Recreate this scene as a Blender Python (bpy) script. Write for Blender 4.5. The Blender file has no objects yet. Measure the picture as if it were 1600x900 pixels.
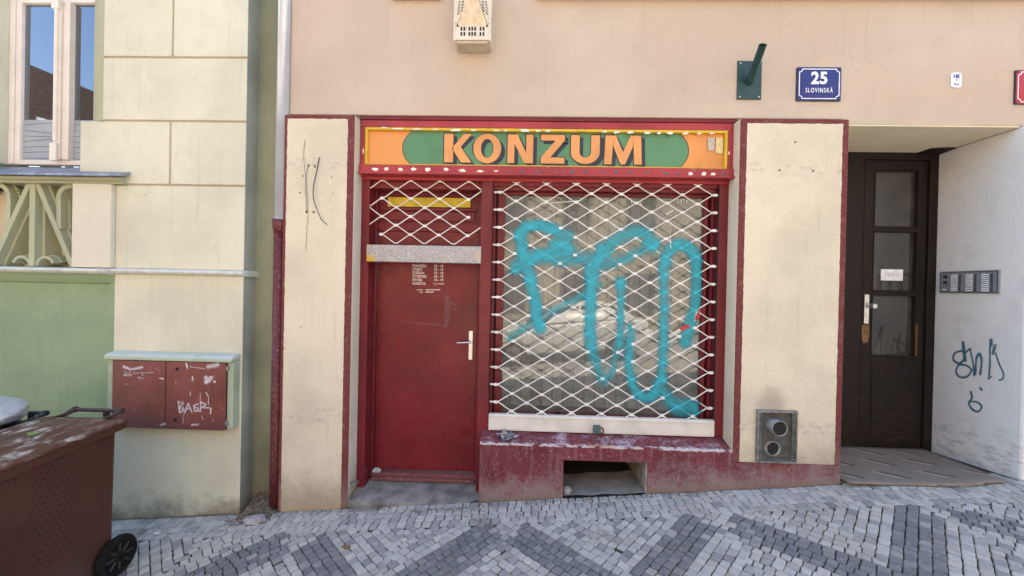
import bpy, math, random
from mathutils import Matrix, Vector, noise as mnoise
random.seed(7)
R = math.radians
sc = bpy.context.scene
# ------------------------------------------------------------------ camera
F, ZC = 610.0, 1.675
cam = bpy.data.cameras.new('camera'); co = bpy.data.objects.new('camera', cam)
sc.collection.objects.link(co); sc.camera = co
MR = Matrix.Rotation(R(1.6), 4, 'Z') @ Matrix.Rotation(R(90-0.3), 4, 'X') @ Matrix.Rotation(R(1.2), 4, 'Z')
co.matrix_world = Matrix.Translation((0, 0, ZC)) @ MR
cam.sensor_width = 36; cam.lens = F/1600*36; cam.clip_end = 500; cam.clip_start = 0.05
# ------------------------------------------------------------------ light
SUN_EL, SUN_AZ = 64, 10           # sun stands behind the shop: azimuth measured from +Y towards +X
w = bpy.data.worlds.new('World'); sc.world = w; w.use_nodes = True
nt = w.node_tree; nt.nodes.clear()
sky = nt.nodes.new('ShaderNodeTexSky'); sky.sky_type = 'NISHITA'; sky.sun_disc = False
sky.sun_elevation = R(SUN_EL); sky.sun_rotation = R(SUN_AZ); sky.air_density = 0.9; sky.dust_density = 0.2; sky.ozone_density = 2.5
bg = nt.nodes.new('ShaderNodeBackground'); bg.inputs['Strength'].default_value = 0.15
wo = nt.nodes.new('ShaderNodeOutputWorld')
nt.links.new(sky.outputs[0], bg.inputs[0]); nt.links.new(bg.outputs[0], wo.inputs[0])
sl = bpy.data.lights.new('sun', 'SUN'); sl.energy = 4.5; sl.angle = R(0.5); sl.color = (1, .94, .85)
so = bpy.data.objects.new('sun', sl); sc.collection.objects.link(so)
sd = Vector((math.sin(R(SUN_AZ))*math.cos(R(SUN_EL)), math.cos(R(SUN_AZ))*math.cos(R(SUN_EL)), math.sin(R(SUN_EL))))
so.rotation_euler = sd.to_track_quat('Z', 'Y').to_euler(); so.location = (0, 12, 20)
vs = sc.view_settings; vs.view_transform = 'Standard'; vs.look = 'None'; vs.gamma = 1; vs.exposure = 2.36
try:
    vs.use_white_balance = True; vs.white_balance_temperature = 7800; vs.white_balance_tint = 8
except Exception: pass
sc.cycles.max_bounces = 10; sc.cycles.transparent_max_bounces = 16; sc.cycles.diffuse_bounces = 4

def ray(px, py):
    return MR.to_3x3() @ Vector(((px-800)/F, -(py-450)/F, -1))
def at(px, py, Y):                 # a point measured in the photograph, on the plane at depth Y
    d = ray(px, py); t = Y/d.y; return d.x*t, ZC+d.z*t
def atX(px, py, X):
    d = ray(px, py); t = X/d.x; return d.y*t, ZC+d.z*t
def g(X, Y):                       # the sloping ground
    if X <= 2.46: z = .085*X
    else: z = .209+.062*(X-2.46)
    if X < -3.5: z = .085*-3.5+.085*(X+3.5)
    z += .02*(min(Y, 3.05)-3.05)
    if Y > 3.05 and X > 2.4:
        k = min(1, (Y-3.05)/.65); z = z*(1-k)+.238*k
    return z
# ------------------------------------------------------------------ mesh helpers
class MB:
    def __init__(s): s.v = []; s.f = []; s.m = []; s.a = []; s.st = []; s.sv = []
    def add(s, vs, fs, m=0, a=None):
        s.st.append(len(s.f)); s.sv.append(len(s.v)); o = len(s.v); s.v += [tuple(v) for v in vs]
        for f in fs: s.f.append(tuple(i+o for i in f)); s.m.append(m)
        s.a += (a if isinstance(a, list) else [a if a is not None else 0.0]*len(vs))
        return s
    def box(s, x0, x1, y0, y1, z0, z1, m=0):
        v = [(x, y, z) for z in (z0, z1) for y in (y0, y1) for x in (x0, x1)]
        return s.add(v, [(0,2,3,1),(4,5,7,6),(0,1,5,4),(2,6,7,3),(0,4,6,2),(1,3,7,5)], m)
    def prism(s, poly, fn, a, b, m=0, caps=True):      # poly 2-D, fn(u, v, t) -> xyz
        n = len(poly)
        v = [fn(u, w_, a) for u, w_ in poly]+[fn(u, w_, b) for u, w_ in poly]
        fs = [(i, (i+1) % n, n+(i+1) % n, n+i) for i in range(n)]
        if caps: fs += [tuple(range(n-1, -1, -1)), tuple(range(n, 2*n))]
        return s.add(v, fs, m)
    def px_(s, poly, x0, x1, m=0): return s.prism(poly, lambda y, z, t: (t, y, z), x0, x1, m)   # profile in YZ run along X
    def py_(s, poly, y0, y1, m=0): return s.prism(poly, lambda x, z, t: (x, t, z), y0, y1, m)   # outline in XZ extruded in Y
    def tube(s, pts, r, n=8, m=0, caps=True):
        pts = [Vector(p) for p in pts]; rs = r if isinstance(r, (list, tuple)) else [r]*len(pts)
        vs_ = []; prev = None
        for i, p in enumerate(pts):
            d = (pts[min(i+1, len(pts)-1)]-pts[max(i-1, 0)]).normalized()
            if prev is None:
                up = Vector((0, 0, 1)) if abs(d.z) < .9 else Vector((1, 0, 0)); u = d.cross(up).normalized()
            else:
                u = (prev-d*prev.dot(d)).normalized()
            prev = u; w_ = d.cross(u)
            for k in range(n):
                t = 2*math.pi*k/n; vs_.append(p+(u*math.cos(t)+w_*math.sin(t))*rs[i])
        fs = [(i*n+k, i*n+(k+1) % n, (i+1)*n+(k+1) % n, (i+1)*n+k) for i in range(len(pts)-1) for k in range(n)]
        if caps: fs += [tuple(range(n-1, -1, -1)), tuple(range((len(pts)-1)*n, len(pts)*n))]
        return s.add(vs_, fs, m)
    def each(s, name, mat, parent):
        """every added piece becomes an object of its own"""
        out = []; cur = 0; starts = s.st+[len(s.f)]
        for (v0, f0), f1 in zip(zip(s.sv, s.st), starts[1:]):
            c = MB(); v1 = max(max(f) for f in s.f[f0:f1])+1; c.v = s.v[v0:v1]; c.a = [0]*len(c.v)
            c.f = [tuple(i-v0 for i in f) for f in s.f[f0:f1]]; c.m = s.m[f0:f1]; out.append(c.build(name, mat, parent))
        return out
    def build(s, name, mat, parent=None, bevel=0, smooth=False, attr=None, recalc=True):
        me = bpy.data.meshes.new(name); off = Vector((0, 0, 0)); p = parent
        while p is not None: off += p.location; p = p.parent
        me.from_pydata([(v[0]-off.x, v[1]-off.y, v[2]-off.z) for v in s.v], [], s.f)
        mats = mat if isinstance(mat, (list, tuple)) else [mat]
        for q in mats: me.materials.append(q)
        for p_, mi in zip(me.polygons, s.m): p_.material_index = mi; p_.use_smooth = smooth
        if attr:
            at_ = me.attributes.new(attr, 'FLOAT', 'POINT')
            for i, a in enumerate(s.a): at_.data[i].value = a
        if recalc:
            import bmesh
            b = bmesh.new(); b.from_mesh(me); bmesh.ops.recalc_face_normals(b, faces=b.faces); b.to_mesh(me); b.free()
        me.update()
        o = bpy.data.objects.new(name, me); sc.collection.objects.link(o)
        if parent is not None: o.parent = parent
        if bevel:
            mo = o.modifiers.new('bevel', 'BEVEL'); mo.width = bevel; mo.segments = 2; mo.limit_method = 'ANGLE'
        return o
def tag(o, label, cat, group=None):
    o['label'] = label; o['category'] = cat
    if group: o['group'] = group
    return o
def thing(name, loc, label, cat, group=None):
    o = bpy.data.objects.new(name, None); sc.collection.objects.link(o); o.location = loc; o.empty_display_size = .1
    return tag(o, label, cat, group)
def struct(o): o['kind'] = 'structure'; return o
def lab(o, l): o['label'] = l; return o
def smooth_pts(pts, n=6):
    P = [Vector(p) for p in pts]; out = []
    for i in range(len(P)-1):
        a, b, c, d = P[max(i-1, 0)], P[i], P[i+1], P[min(i+2, len(P)-1)]
        for k in range(n):
            t = k/n
            out.append(.5*((2*b)+(-a+c)*t+(2*a-5*b+4*c-d)*t*t+(-a+3*b-3*c+d)*t**3))
    out.append(P[-1]); return out
def text(body, size, xyz, mat, name, parent, offset=0, sx=1, thick=.0008, rot=(R(90), 0, 0), align='CENTER', spacing=1):
    cu = bpy.data.curves.new(name, 'FONT'); cu.body = body; cu.size = size; cu.offset = offset; cu.extrude = thick
    cu.align_x = align; cu.align_y = 'CENTER'; cu.space_character = spacing; cu.resolution_u = 4
    o = bpy.data.objects.new(name, cu); sc.collection.objects.link(o)
    dg = bpy.context.evaluated_depsgraph_get(); me = bpy.data.meshes.new_from_object(o.evaluated_get(dg))
    bpy.data.objects.remove(o); bpy.data.curves.remove(cu)
    M4 = Matrix.Translation(xyz) @ Matrix.LocRotScale(None, None, None) @ __import__('mathutils').Euler(rot).to_matrix().to_4x4() @ Matrix.Diagonal((sx, 1, 1, 1))
    me.transform(M4); off = Vector((0, 0, 0)); p = parent
    while p is not None: off += p.location; p = p.parent
    me.transform(Matrix.Translation(-off)); me.materials.clear(); me.materials.append(mat)
    o2 = bpy.data.objects.new(name, me); sc.collection.objects.link(o2); o2.parent = parent
    return o2
# ------------------------------------------------------------------ materials
def srgb(r, g_, b):
    f = lambda c: (c/255/12.92) if c/255 <= .04045 else ((c/255+.055)/1.055)**2.4
    return (f(r), f(g_), f(b), 1)
class NM:
    def __init__(s, name):
        s.mat = bpy.data.materials.new(name); s.mat.use_nodes = True; s.t = s.mat.node_tree; s.n = s.t.nodes; s.n.clear()
        s.out = s.n.new('ShaderNodeOutputMaterial'); s.b = s.n.new('ShaderNodeBsdfPrincipled')
        s.t.links.new(s.b.outputs[0], s.out.inputs[0]); s._pos = None
    def L(s, a, b): s.t.links.new(a, b)
    def put(s, sock, v):
        if hasattr(v, 'is_linked') or isinstance(v, bpy.types.NodeSocket): s.L(v, sock)
        else: sock.default_value = v
    def pos(s):
        if s._pos is None: s._pos = s.n.new('ShaderNodeNewGeometry').outputs['Position']
        return s._pos
    def xyz(s, v=None):
        k = s.n.new('ShaderNodeSeparateXYZ'); s.L(v or s.pos(), k.inputs[0]); return k.outputs
    def comb(s, x, y, z):
        k = s.n.new('ShaderNodeCombineXYZ'); s.put(k.inputs[0], x); s.put(k.inputs[1], y); s.put(k.inputs[2], z); return k.outputs[0]
    def vscale(s, sx, sy, sz, v=None):
        k = s.n.new('ShaderNodeVectorMath'); k.operation = 'MULTIPLY'; s.L(v or s.pos(), k.inputs[0]); k.inputs[1].default_value = (sx, sy, sz); return k.outputs[0]
    def noise(s, scale, detail=4, rough=.55, vec=None, dist=0):
        k = s.n.new('ShaderNodeTexNoise'); k.inputs['Scale'].default_value = scale; k.inputs['Detail'].default_value = detail
        k.inputs['Roughness'].default_value = rough; k.inputs['Distortion'].default_value = dist
        s.L(vec or s.pos(), k.inputs['Vector']); return k.outputs[0]
    def voro(s, scale, feat='F1', vec=None):
        k = s.n.new('ShaderNodeTexVoronoi'); k.feature = feat; k.inputs['Scale'].default_value = scale; s.L(vec or s.pos(), k.inputs['Vector']); return k.outputs[0]
    def m(s, op, a, b=0, c=0, clamp=False):
        k = s.n.new('ShaderNodeMath'); k.operation = op; k.use_clamp = clamp; s.put(k.inputs[0], a); s.put(k.inputs[1], b)
        s.put(k.inputs[2], c); return k.outputs[0]
    def ramp(s, v, lo, hi, a=0., b=1.):
        k = s.n.new('ShaderNodeMapRange'); k.interpolation_type = 'SMOOTHSTEP'; s.put(k.inputs[0], v); k.inputs[1].default_value = lo; k.inputs[2].default_value = hi
        k.inputs[3].default_value = a; k.inputs[4].default_value = b; return k.outputs[0]
    def mix(s, f, a, b, blend='MIX'):
        k = s.n.new('ShaderNodeMix'); k.data_type = 'RGBA'; k.blend_type = blend; s.put(k.inputs[0], f); s.put(k.inputs[6], a); s.put(k.inputs[7], b); return k.outputs[2]
    def attr(s, name):
        k = s.n.new('ShaderNodeAttribute'); k.attribute_name = name; return k
    def bump(s, h, dist=.002, strength=1, prev=None):
        k = s.n.new('ShaderNodeBump'); k.inputs['Distance'].default_value = dist; k.inputs['Strength'].default_value = strength; s.L(h, k.inputs['Height'])
        if prev: s.L(prev, k.inputs['Normal'])
        return k.outputs[0]
    def fin(s, col, rough=.7, normal=None, metal=0, spec=None):
        s.put(s.b.inputs['Base Color'], col); s.put(s.b.inputs['Roughness'], rough); s.b.inputs['Metallic'].default_value = metal
        if spec is not None: s.b.inputs['Specular IOR Level'].default_value = spec
        if normal: s.L(normal, s.b.inputs['Normal'])
        return s.mat
def c4(*c): return (*c, 1)
def dk(c, k): return (c[0]*k, c[1]*k, c[2]*k, 1)

def plaster(name, col, grain=220, bdist=.0012, var=.10, dirt=None, zdirt=None, coarse=None, cracks=False, blot=None, scuff=0):
    M = NM(name); c = col
    big = M.noise(1.3, 5); mid = M.noise(9, 5)
    c = M.mix(M.ramp(big, .35, .7), dk(col, 1+var*.5), dk(col, 1-var))
    c = M.mix(M.m('MULTIPLY', M.ramp(mid, .5, .75), .25), c, dk(col, .82))
    if blot:                                            # faded pinkish patches etc.
        c = M.mix(M.m('MULTIPLY', M.ramp(M.noise(.9, 3), .45, .62), .6), c, blot)
    if dirt: # rain streaks
        st = M.noise(1, 4, .6, M.vscale(26, 26, 1.2)); c = M.mix(M.m('MULTIPLY', M.ramp(st, .56, .8), dirt), c, dk(col, .45))
    if zdirt:
        X, Y, Z = M.xyz(); nz = M.noise(4, 6, .65)
        h = M.m('SUBTRACT', Z, M.m('MULTIPLY', X, .085)); h = M.m('ADD', h, M.m('MULTIPLY', M.m('SUBTRACT', nz, .5), -.55))
        c = M.mix(M.m('MULTIPLY', M.ramp(h, zdirt, -.02), .8), c, M.mix(M.noise(60, 3), c4(.10, .075, .05), c4(.2, .165, .12)))
        sp = M.voro(38); pm = M.m('MULTIPLY', M.ramp(sp, .16, .08), M.ramp(M.noise(3, 3), .5, .62))
        c = M.mix(M.m('MULTIPLY', pm, M.ramp(h, 1.0, .2, 0, .6)), c, dk(col, .45))
    if cracks:
        wv = M.n.new('ShaderNodeVectorMath'); wv.operation = 'ADD'; nz_ = M.n.new('ShaderNodeTexNoise'); nz_.inputs['Scale'].default_value = 5; nz_.inputs['Detail'].default_value = 5; M.L(M.pos(), nz_.inputs['Vector'])
        sc_ = M.n.new('ShaderNodeVectorMath'); sc_.operation = 'SCALE'; sc_.inputs['Scale'].default_value = .35; M.L(nz_.outputs['Color'], sc_.inputs[0]); M.L(M.pos(), wv.inputs[0]); M.L(sc_.outputs[0], wv.inputs[1])
        ed_ = M.voro(1.1, 'DISTANCE_TO_EDGE', wv.outputs[0]); ck = M.m('MULTIPLY', M.ramp(ed_, .0035, .001), M.ramp(M.noise(1.7, 2), .52, .60))
        c = M.mix(M.m('MULTIPLY', ck, cracks), c, dk(col, .35))
        pt = M.ramp(M.noise(.8, 2, .3), .60, .605); c = M.mix(M.m('MULTIPLY', pt, .22), c, dk(col, .80))
    if scuff:
        X, Y, Z = M.xyz(); h2 = M.m('SUBTRACT', Z, M.m('MULTIPLY', X, .085)); sk = M.m('MULTIPLY', M.ramp(h2, .45, -.02), M.ramp(M.noise(1, 6, .75, M.vscale(9, 9, 22)), .46, .66))
        c = M.mix(M.m('MULTIPLY', sk, scuff), c, c4(.22, .19, .17)); c = M.mix(M.m('MULTIPLY', M.ramp(M.noise(3, 4), .58, .7), .25), c, dk(col, .7))
    if coarse:
        b = M.noise(coarse, 3, .6); nb = M.bump(b, coarse and .005, .8)
        nb = M.bump(M.noise(grain, 3), bdist, .7, nb)
    else:
        gn = M.noise(75, 4, .7); c = M.mix(M.ramp(gn, .35, .7, .0, .16), c, dk(col, .6))  # darkens the grain with bump height: relief shading put into the colour
        nb = M.bump(gn, .004, .8); nb = M.bump(M.noise(grain, 4, .6), bdist, .8, nb); nb = M.bump(M.noise(11, 3), .006, .6, nb)
    return M.fin(c, .92, nb, spec=.25)

MAROON = c4(.16, .018, .024)
def maroon_paint(name, col=MAROON, chips=.5, rough=.42, scuff=.3, world_z=None):
    M = NM(name)
    c = M.mix(M.ramp(M.noise(2.2, 5), .35, .7), dk(col, 1.12), dk(col, .8))
    c = M.mix(M.m('MULTIPLY', M.ramp(M.noise(50, 4, .7), .5, .8), scuff), c, c4(.42, .26, .26))
    chip = M.m('MULTIPLY', M.ramp(M.voro(34), .13, .07), M.ramp(M.noise(7, 3), .56, .64))
    c = M.mix(M.m('MULTIPLY', chip, chips*1.5, clamp=True), c, c4(.62, .5, .44))
    if world_z:                                        # worn, limey patches low down
        X, Y, Z = M.xyz(); h = M.m('SUBTRACT', Z, M.m('MULTIPLY', X, .085))
        n2 = M.m('ADD', M.noise(6, 6, .7), M.m('MULTIPLY', M.noise(45, 3), .3))
        k = M.m('ADD', n2, M.ramp(h, world_z, 0, -.1, .28))
        c = M.mix(M.m('MULTIPLY', M.ramp(k, .60, 1.0), .75), c, c4(.27, .20, .20))
        c = M.mix(M.m('MULTIPLY', M.ramp(M.noise(1, 5, .7, M.vscale(30, 30, 3)), .5, .75), .35), c, c4(.34, .26, .27))
        c = M.mix(M.m('MULTIPLY', M.ramp(M.m('ADD', h, M.m('MULTIPLY', M.noise(9, 4), .05)), .10, .02), .7), c, c4(.19, .15, .11))
    if world_z:
        yy = M.m('SUBTRACT', Y, 3.05); ez = M.m('ABSOLUTE', M.m('SUBTRACT', M.m('ADD', Z, M.m('MULTIPLY', M.m('SUBTRACT', M.noise(30, 5, .7), .5), .035)), .434))
        ek = M.m('MULTIPLY', M.m('MULTIPLY', M.ramp(ez, .010, .004), M.m('LESS_THAN', yy, .03)), M.ramp(M.noise(11, 4), .36, .44))
        c = M.mix(M.m('MULTIPLY', ek, M.m('LESS_THAN', X, 1.66)), c, M.mix(M.ramp(M.noise(2.4, 2), .55, .62), c4(.58, .50, .50), c4(.60, .36, .26)))
        tk = M.m('MULTIPLY', M.m('GREATER_THAN', yy, .004), M.ramp(M.m('ADD', M.noise(5, 4, .6), M.m('MULTIPLY', M.noise(60, 4, .8), .5)), .78, .95))
        c = M.mix(M.m('MULTIPLY', tk, .75), c, c4(.50, .44, .50))
        dr = M.m('MULTIPLY', M.ramp(M.voro(28, 'F1', M.vscale(1, 1, .35)), .10, .06), M.ramp(M.noise(5, 3), .5, .6)); c = M.mix(dr, c, c4(.55, .47, .46))
    nb = M.bump(M.noise(90, 3), .0008, .5); nb = M.bump(M.noise(8, 3), .003, .5, nb)
    return M.fin(c, M.ramp(M.noise(12, 3), .3, .8, rough-.1, rough+.2), nb, spec=.35)

def pillar_mat(name, x0, x1, x2, x3, ztop, cream):
    M = NM(name); X, Y, Z = M.xyz()
    wob = M.m('MULTIPLY', M.m('SUBTRACT', M.noise(18, 4), .5), .014)
    Xw = M.m('ADD', X, wob); Zw = M.m('ADD', Z, wob)
    a = M.m('GREATER_THAN', Xw, x1); b = M.m('LESS_THAN', Xw, x2); c_ = M.m('LESS_THAN', Zw, ztop)
    inner = M.m('MULTIPLY', M.m('MULTIPLY', a, b), c_)
    side = M.m('GREATER_THAN', Y, 3.056)               # the jamb faces are pale, with a painted arris
    inner = M.m('MAXIMUM', inner, side)
    cc = M.mix(M.ramp(M.noise(1.6, 5), .35, .7), dk(cream, 1.05), dk(cream, .86))
    cc = M.mix(M.m('MULTIPLY', M.ramp(M.noise(1, 4, .6, M.vscale(22, 22, 1.4)), .55, .8), .28), cc, dk(cream, .5))
    cc = M.mix(M.m('MULTIPLY', M.ramp(M.voro(24), .12, .05), M.ramp(M.noise(2.2, 3), .54, .66, 0, .5)), cc, dk(cream, .35))
    h = M.m('SUBTRACT', Z, M.m('MULTIPLY', X, .085)); h = M.m('ADD', h, M.m('MULTIPLY', M.m('SUBTRACT', M.noise(4, 6, .7), .5), -.7))
    cc = M.mix(M.m('MULTIPLY', M.ramp(h, .42, -.02), .7), cc, c4(.27, .19, .115))
    sx_ = M.m('SUBTRACT', X, 1.93); sz_ = M.m('SUBTRACT', Z, .83); sr = M.m('SQRT', M.m('ADD', M.m('MULTIPLY', sx_, sx_), M.m('MULTIPLY', sz_, sz_)))
    cc = M.mix(M.m('MULTIPLY', M.ramp(M.m('ADD', sr, M.m('MULTIPLY', M.noise(9, 4), .12)), .22, .10), .4), cc, c4(.20, .15, .11))
    # a scrape with grey marks at knee height and one near the top
    for zc_, amt in ((.62, .7), (2.62, .45)):
        band = M.ramp(M.m('ABSOLUTE', M.m('SUBTRACT', Z, zc_)), .09, .0)
        k = M.m('MULTIPLY', band, M.ramp(M.noise(1, 5, .7, M.vscale(14, 14, 34)), .5, .68, 0, amt))
        cc = M.mix(k, cc, c4(.27, .25, .25))
    mc = M.mix(M.m('MULTIPLY', M.ramp(M.noise(14, 6, .8), .50, .8), .5), MAROON, c4(.40, .27, .28))
    mc = M.mix(M.m('MULTIPLY', M.ramp(h, .35, .0), .7), mc, c4(.22, .15, .13))
    c = M.mix(inner, mc, cc)
    gn = M.noise(80, 3, .7); c = M.mix(M.ramp(gn, .35, .65, .0, .22), c, M.mix(1, c, c4(.33, .26, .2)))  # stucco relief shading painted into the colour, following the bump
    nb = M.bump(gn, .008, 1); nb = M.bump(M.noise(300, 2), .001, .6, nb); nb = M.bump(M.noise(6, 3), .008, .6, nb)
    return M.fin(c, .9, nb, spec=.25)

def simple(name, col, rough=.5, metal=0, var=.15, scale=20, bump=.0, bscale=120, spec=None):
    M = NM(name); c = M.mix(M.ramp(M.noise(scale, 5), .3, .75), dk(col, 1+var), dk(col, 1-var))
    nb = M.bump(M.noise(bscale, 3), bump, .7) if bump else None
    return M.fin(c, rough, nb, metal, spec)
def glass(name, tint=(1, 1, 1), refl=1.0, haze=.0, hazecol=c4(.5, .5, .5), wav=.0004, refl_tint=(1, 1, 1)):
    M = NM(name); M.n.remove(M.b)
    tr = M.n.new('ShaderNodeBsdfTransparent'); tr.inputs[0].default_value = (*tint, 1)
    gl = M.n.new('ShaderNodeBsdfGlossy'); gl.inputs['Roughness'].default_value = .02; gl.inputs[0].default_value = (*refl_tint, 1)
    fr = M.n.new('ShaderNodeFresnel'); fr.inputs[0].default_value = 1.5
    if wav: nb = M.bump(M.noise(3, 2), wav*10, .3); M.L(nb, gl.inputs['Normal'])
    mx = M.n.new('ShaderNodeMixShader'); M.L(M.m('MULTIPLY', fr.outputs[0], refl, clamp=True), mx.inputs[0]); M.L(tr.outputs[0], mx.inputs[1]); M.L(gl.outputs[0], mx.inputs[2])
    o = mx.outputs[0]
    if haze:
        df = M.n.new('ShaderNodeBsdfDiffuse'); df.inputs[0].default_value = hazecol
        m2 = M.n.new('ShaderNodeMixShader'); M.L(M.m('MULTIPLY', M.ramp(M.noise(5, 5), .3, .8, .4, 1.2), haze), m2.inputs[0]); M.L(o, m2.inputs[1]); M.L(df.outputs[0], m2.inputs[2]); o = m2.outputs[0]
    M.L(o, M.out.inputs[0]); return M.mat
def paint_film(name, col, rough=.5, grain=.25, attr='paint', gscale=140):
    M = NM(name); a = M.attr(attr).outputs['Fac']
    k = M.m('ADD', a, M.m('MULTIPLY', M.m('SUBTRACT', M.noise(gscale, 3), .5), grain)); k = M.ramp(k, .10, .95, 0, .96); k = M.m('MULTIPLY', k, M.ramp(M.noise(14, 4, .6), .3, .62, .72, 1.0))
    tr = M.n.new('ShaderNodeBsdfTransparent'); mx = M.n.new('ShaderNodeMixShader'); M.fin(col, rough)
    M.L(k, mx.inputs[0]); M.L(tr.outputs[0], mx.inputs[1]); M.L(M.b.outputs[0], mx.inputs[2]); M.L(mx.outputs[0], M.out.inputs[0]); return M.mat

m_cream_wall = plaster('wall_plaster', c4(.555, .45, .36), 160, .0016, .10, .2, blot=c4(.565, .43, .335), cracks=.35)
CREAM = c4(.76, .67, .52)
m_pillL = pillar_mat('pillar_left_plaster', -1.92, -1.892, -1.408, -1.352, 2.965, CREAM)
m_pillR = pillar_mat('pillar_right_plaster', 1.643, 1.694, 2.412, 2.46, 2.962, dk(CREAM, 1.03))
m_plinth = maroon_paint('plinth_paint', c4(.155, .026, .036), .35, .75, .6, .34)
m_maroon = maroon_paint('maroon_paint', c4(.165, .013, .020), .3, .42, .12)
m_door = maroon_paint('door_paint', c4(.165, .011, .016), .3, .33, .05)
m_groove = simple('groove_paint', c4(.05, .008, .012), .6)
m_signred = maroon_paint('sign_red_paint', c4(.36, .035, .045), .8, .4, .25)
m_concrete = simple('step_concrete', c4(.20, .185, .17), .9, 0, .4, 9, .004, 90)
m_quoin = plaster('quoin_plaster', c4(.67, .64, .50), 150, .0018, .12, .22, .22, cracks=.3)
m_joint = plaster('joint_plaster', c4(.46, .38, .27), 150, .001, .1)
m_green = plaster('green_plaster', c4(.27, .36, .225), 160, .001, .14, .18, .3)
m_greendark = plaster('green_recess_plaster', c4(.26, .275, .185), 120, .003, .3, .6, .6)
m_white = simple('white_reflection', c4(.76, .73, .68), .45, 0, .1, 8, .0006, 60)
M = NM('lattice_white'); c = M.mix(M.ramp(M.noise(6, 4), .35, .7), c4(.80, .76, .72), c4(.66, .61, .57)); c = M.mix(M.ramp(M.noise(55, 4, .7), .60, .72, 0, .7), c, c4(.38, .30, .25)); m_lattice = M.fin(c, .5)
TURQ = c4(.008, .42, .52)
m_latturq = simple('lattice_turquoise', TURQ, .45)
m_turq = paint_film('turquoise_spray', TURQ)
m_black = simple('black_plastic', c4(.02, .02, .022), .45)
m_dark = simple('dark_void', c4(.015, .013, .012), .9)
m_steel = simple('brushed_steel', c4(.6, .6, .6), .32, .9, .1)
m_rust = simple('rust', c4(.18, .07, .03), .8, .3, .4)
# ================================================================== ground
M = NM('sett_stone'); a = M.attr('tone').outputs['Fac']
gr = M.noise(260, 4, .7); c = M.mix(M.ramp(a, 0, 1), c4(.175, .18, .19), c4(.60, .57, .52))
c = M.mix(M.m('MULTIPLY', M.ramp(gr, .42, .68), .7), c, M.mix(.55, c, c4(.10, .10, .105)))
c = M.mix(M.m('MULTIPLY', M.ramp(M.noise(210, 3, .8), .60, .72), .5), c, c4(.72, .70, .68))
c = M.mix(M.m('MULTIPLY', M.ramp(M.noise(1.7, 5, .65), .5, .75), .5), c, c4(.22, .18, .14))
c = M.mix(M.m('MULTIPLY', M.ramp(M.noise(30, 4), .55, .8), .35), c, c4(.62, .6, .58))
m_sett = M.fin(c, .72, M.bump(M.noise(120, 5, .7), .005, 1, M.bump(M.noise(28, 3), .010, .8)))
M = NM('joint_dirt'); c = M.mix(M.noise(70, 5), c4(.02, .017, .013), c4(.07, .058, .045)); m_dirt = M.fin(c, .95, M.bump(M.noise(90, 5), .006, 1))
M = NM('far_setts'); v = M.voro(13, 'DISTANCE_TO_EDGE'); c = M.mix(M.ramp(v, .02, .06), c4(.07, .06, .05), M.mix(M.noise(5, 3), c4(.30, .29, .28), c4(.46, .44, .42))); m_far = M.fin(c, .85)
m_asph = simple('asphalt', c4(.055, .055, .057), .85, 0, .2, 6, .004, 150)
m_kerb = simple('kerb_granite', c4(.3, .29, .28), .8, 0, .2, 40, .002, 150)

b = MB()          # dirt bed under the setts, also runs into the entrance recess and the cellar opening
xs = [-6+.15*i for i in range(95)]; ys = [.2+.095*i for i in range(41)]
vid = {}
for j, y in enumerate(ys):
    for i, x in enumerate(xs): vid[i, j] = len(b.v); b.v.append((x, y, g(x, y)-.012)); b.a.append(0)
for j in range(len(ys)-1):
    for i in range(len(xs)-1): b.f.append((vid[i, j], vid[i+1, j], vid[i+1, j+1], vid[i, j+1])); b.m.append(0)
struct(b.build('ground', m_dirt, smooth=True, recalc=False))
b = MB()
PER, X0 = 1.45, -.10
def setts(b, cx, cy, ux, uy, L_, W, tone):
    vx, vy = -uy, ux; hx, hy = L_/2-.0020, W/2-.0020; h = random.uniform(-.0025, .0025); tx, ty = random.uniform(-.05, .05), random.uniform(-.05, .05)
    pts = []; cc = random.uniform(.002, .006)
    for ins, dz in ((0, -.02), (.0003, -.006), (.0026, -.0012), (.0065, .0)):
        for sx, sy in ((-1, -1), (1, -1), (1, 1), (-1, 1)):
            jx, jy = jit[(sx, sy)]
            pair = [(sx*(hx-ins-cc), sy*(hy-ins)), (sx*(hx-ins), sy*(hy-ins-cc))]
            if sx*sy > 0: pair = pair[::-1]
            for a_, c_ in pair:
                a_ += jx; c_ += jy; X = cx+ux*a_+vx*c_; Y = cy+uy*a_+vy*c_
                pts.append((X, Y, g(X, Y)+h+dz+tx*a_+ty*c_))
    o = [(q*8+k, q*8+(k+1) % 8, (q+1)*8+(k+1) % 8, (q+1)*8+k) for q in range(3) for k in range(8)]+[tuple(range(24, 32))]
    b.add(pts, o, 0, min(1, max(0, tone)))
s2 = math.sqrt(.5)
def region(X, Y):          # +1: legs falling to the right of an apex, -1: to the left
    t = ((X-X0)/PER) % 1.0; return (1 if t < .5 else -1), (t if t < .5 else 1-t)*PER
BORDER = 2.77
def walljog(X, Y): return Y > 3.06 and not (X > 2.5 and Y < 3.12)
W = .057
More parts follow.
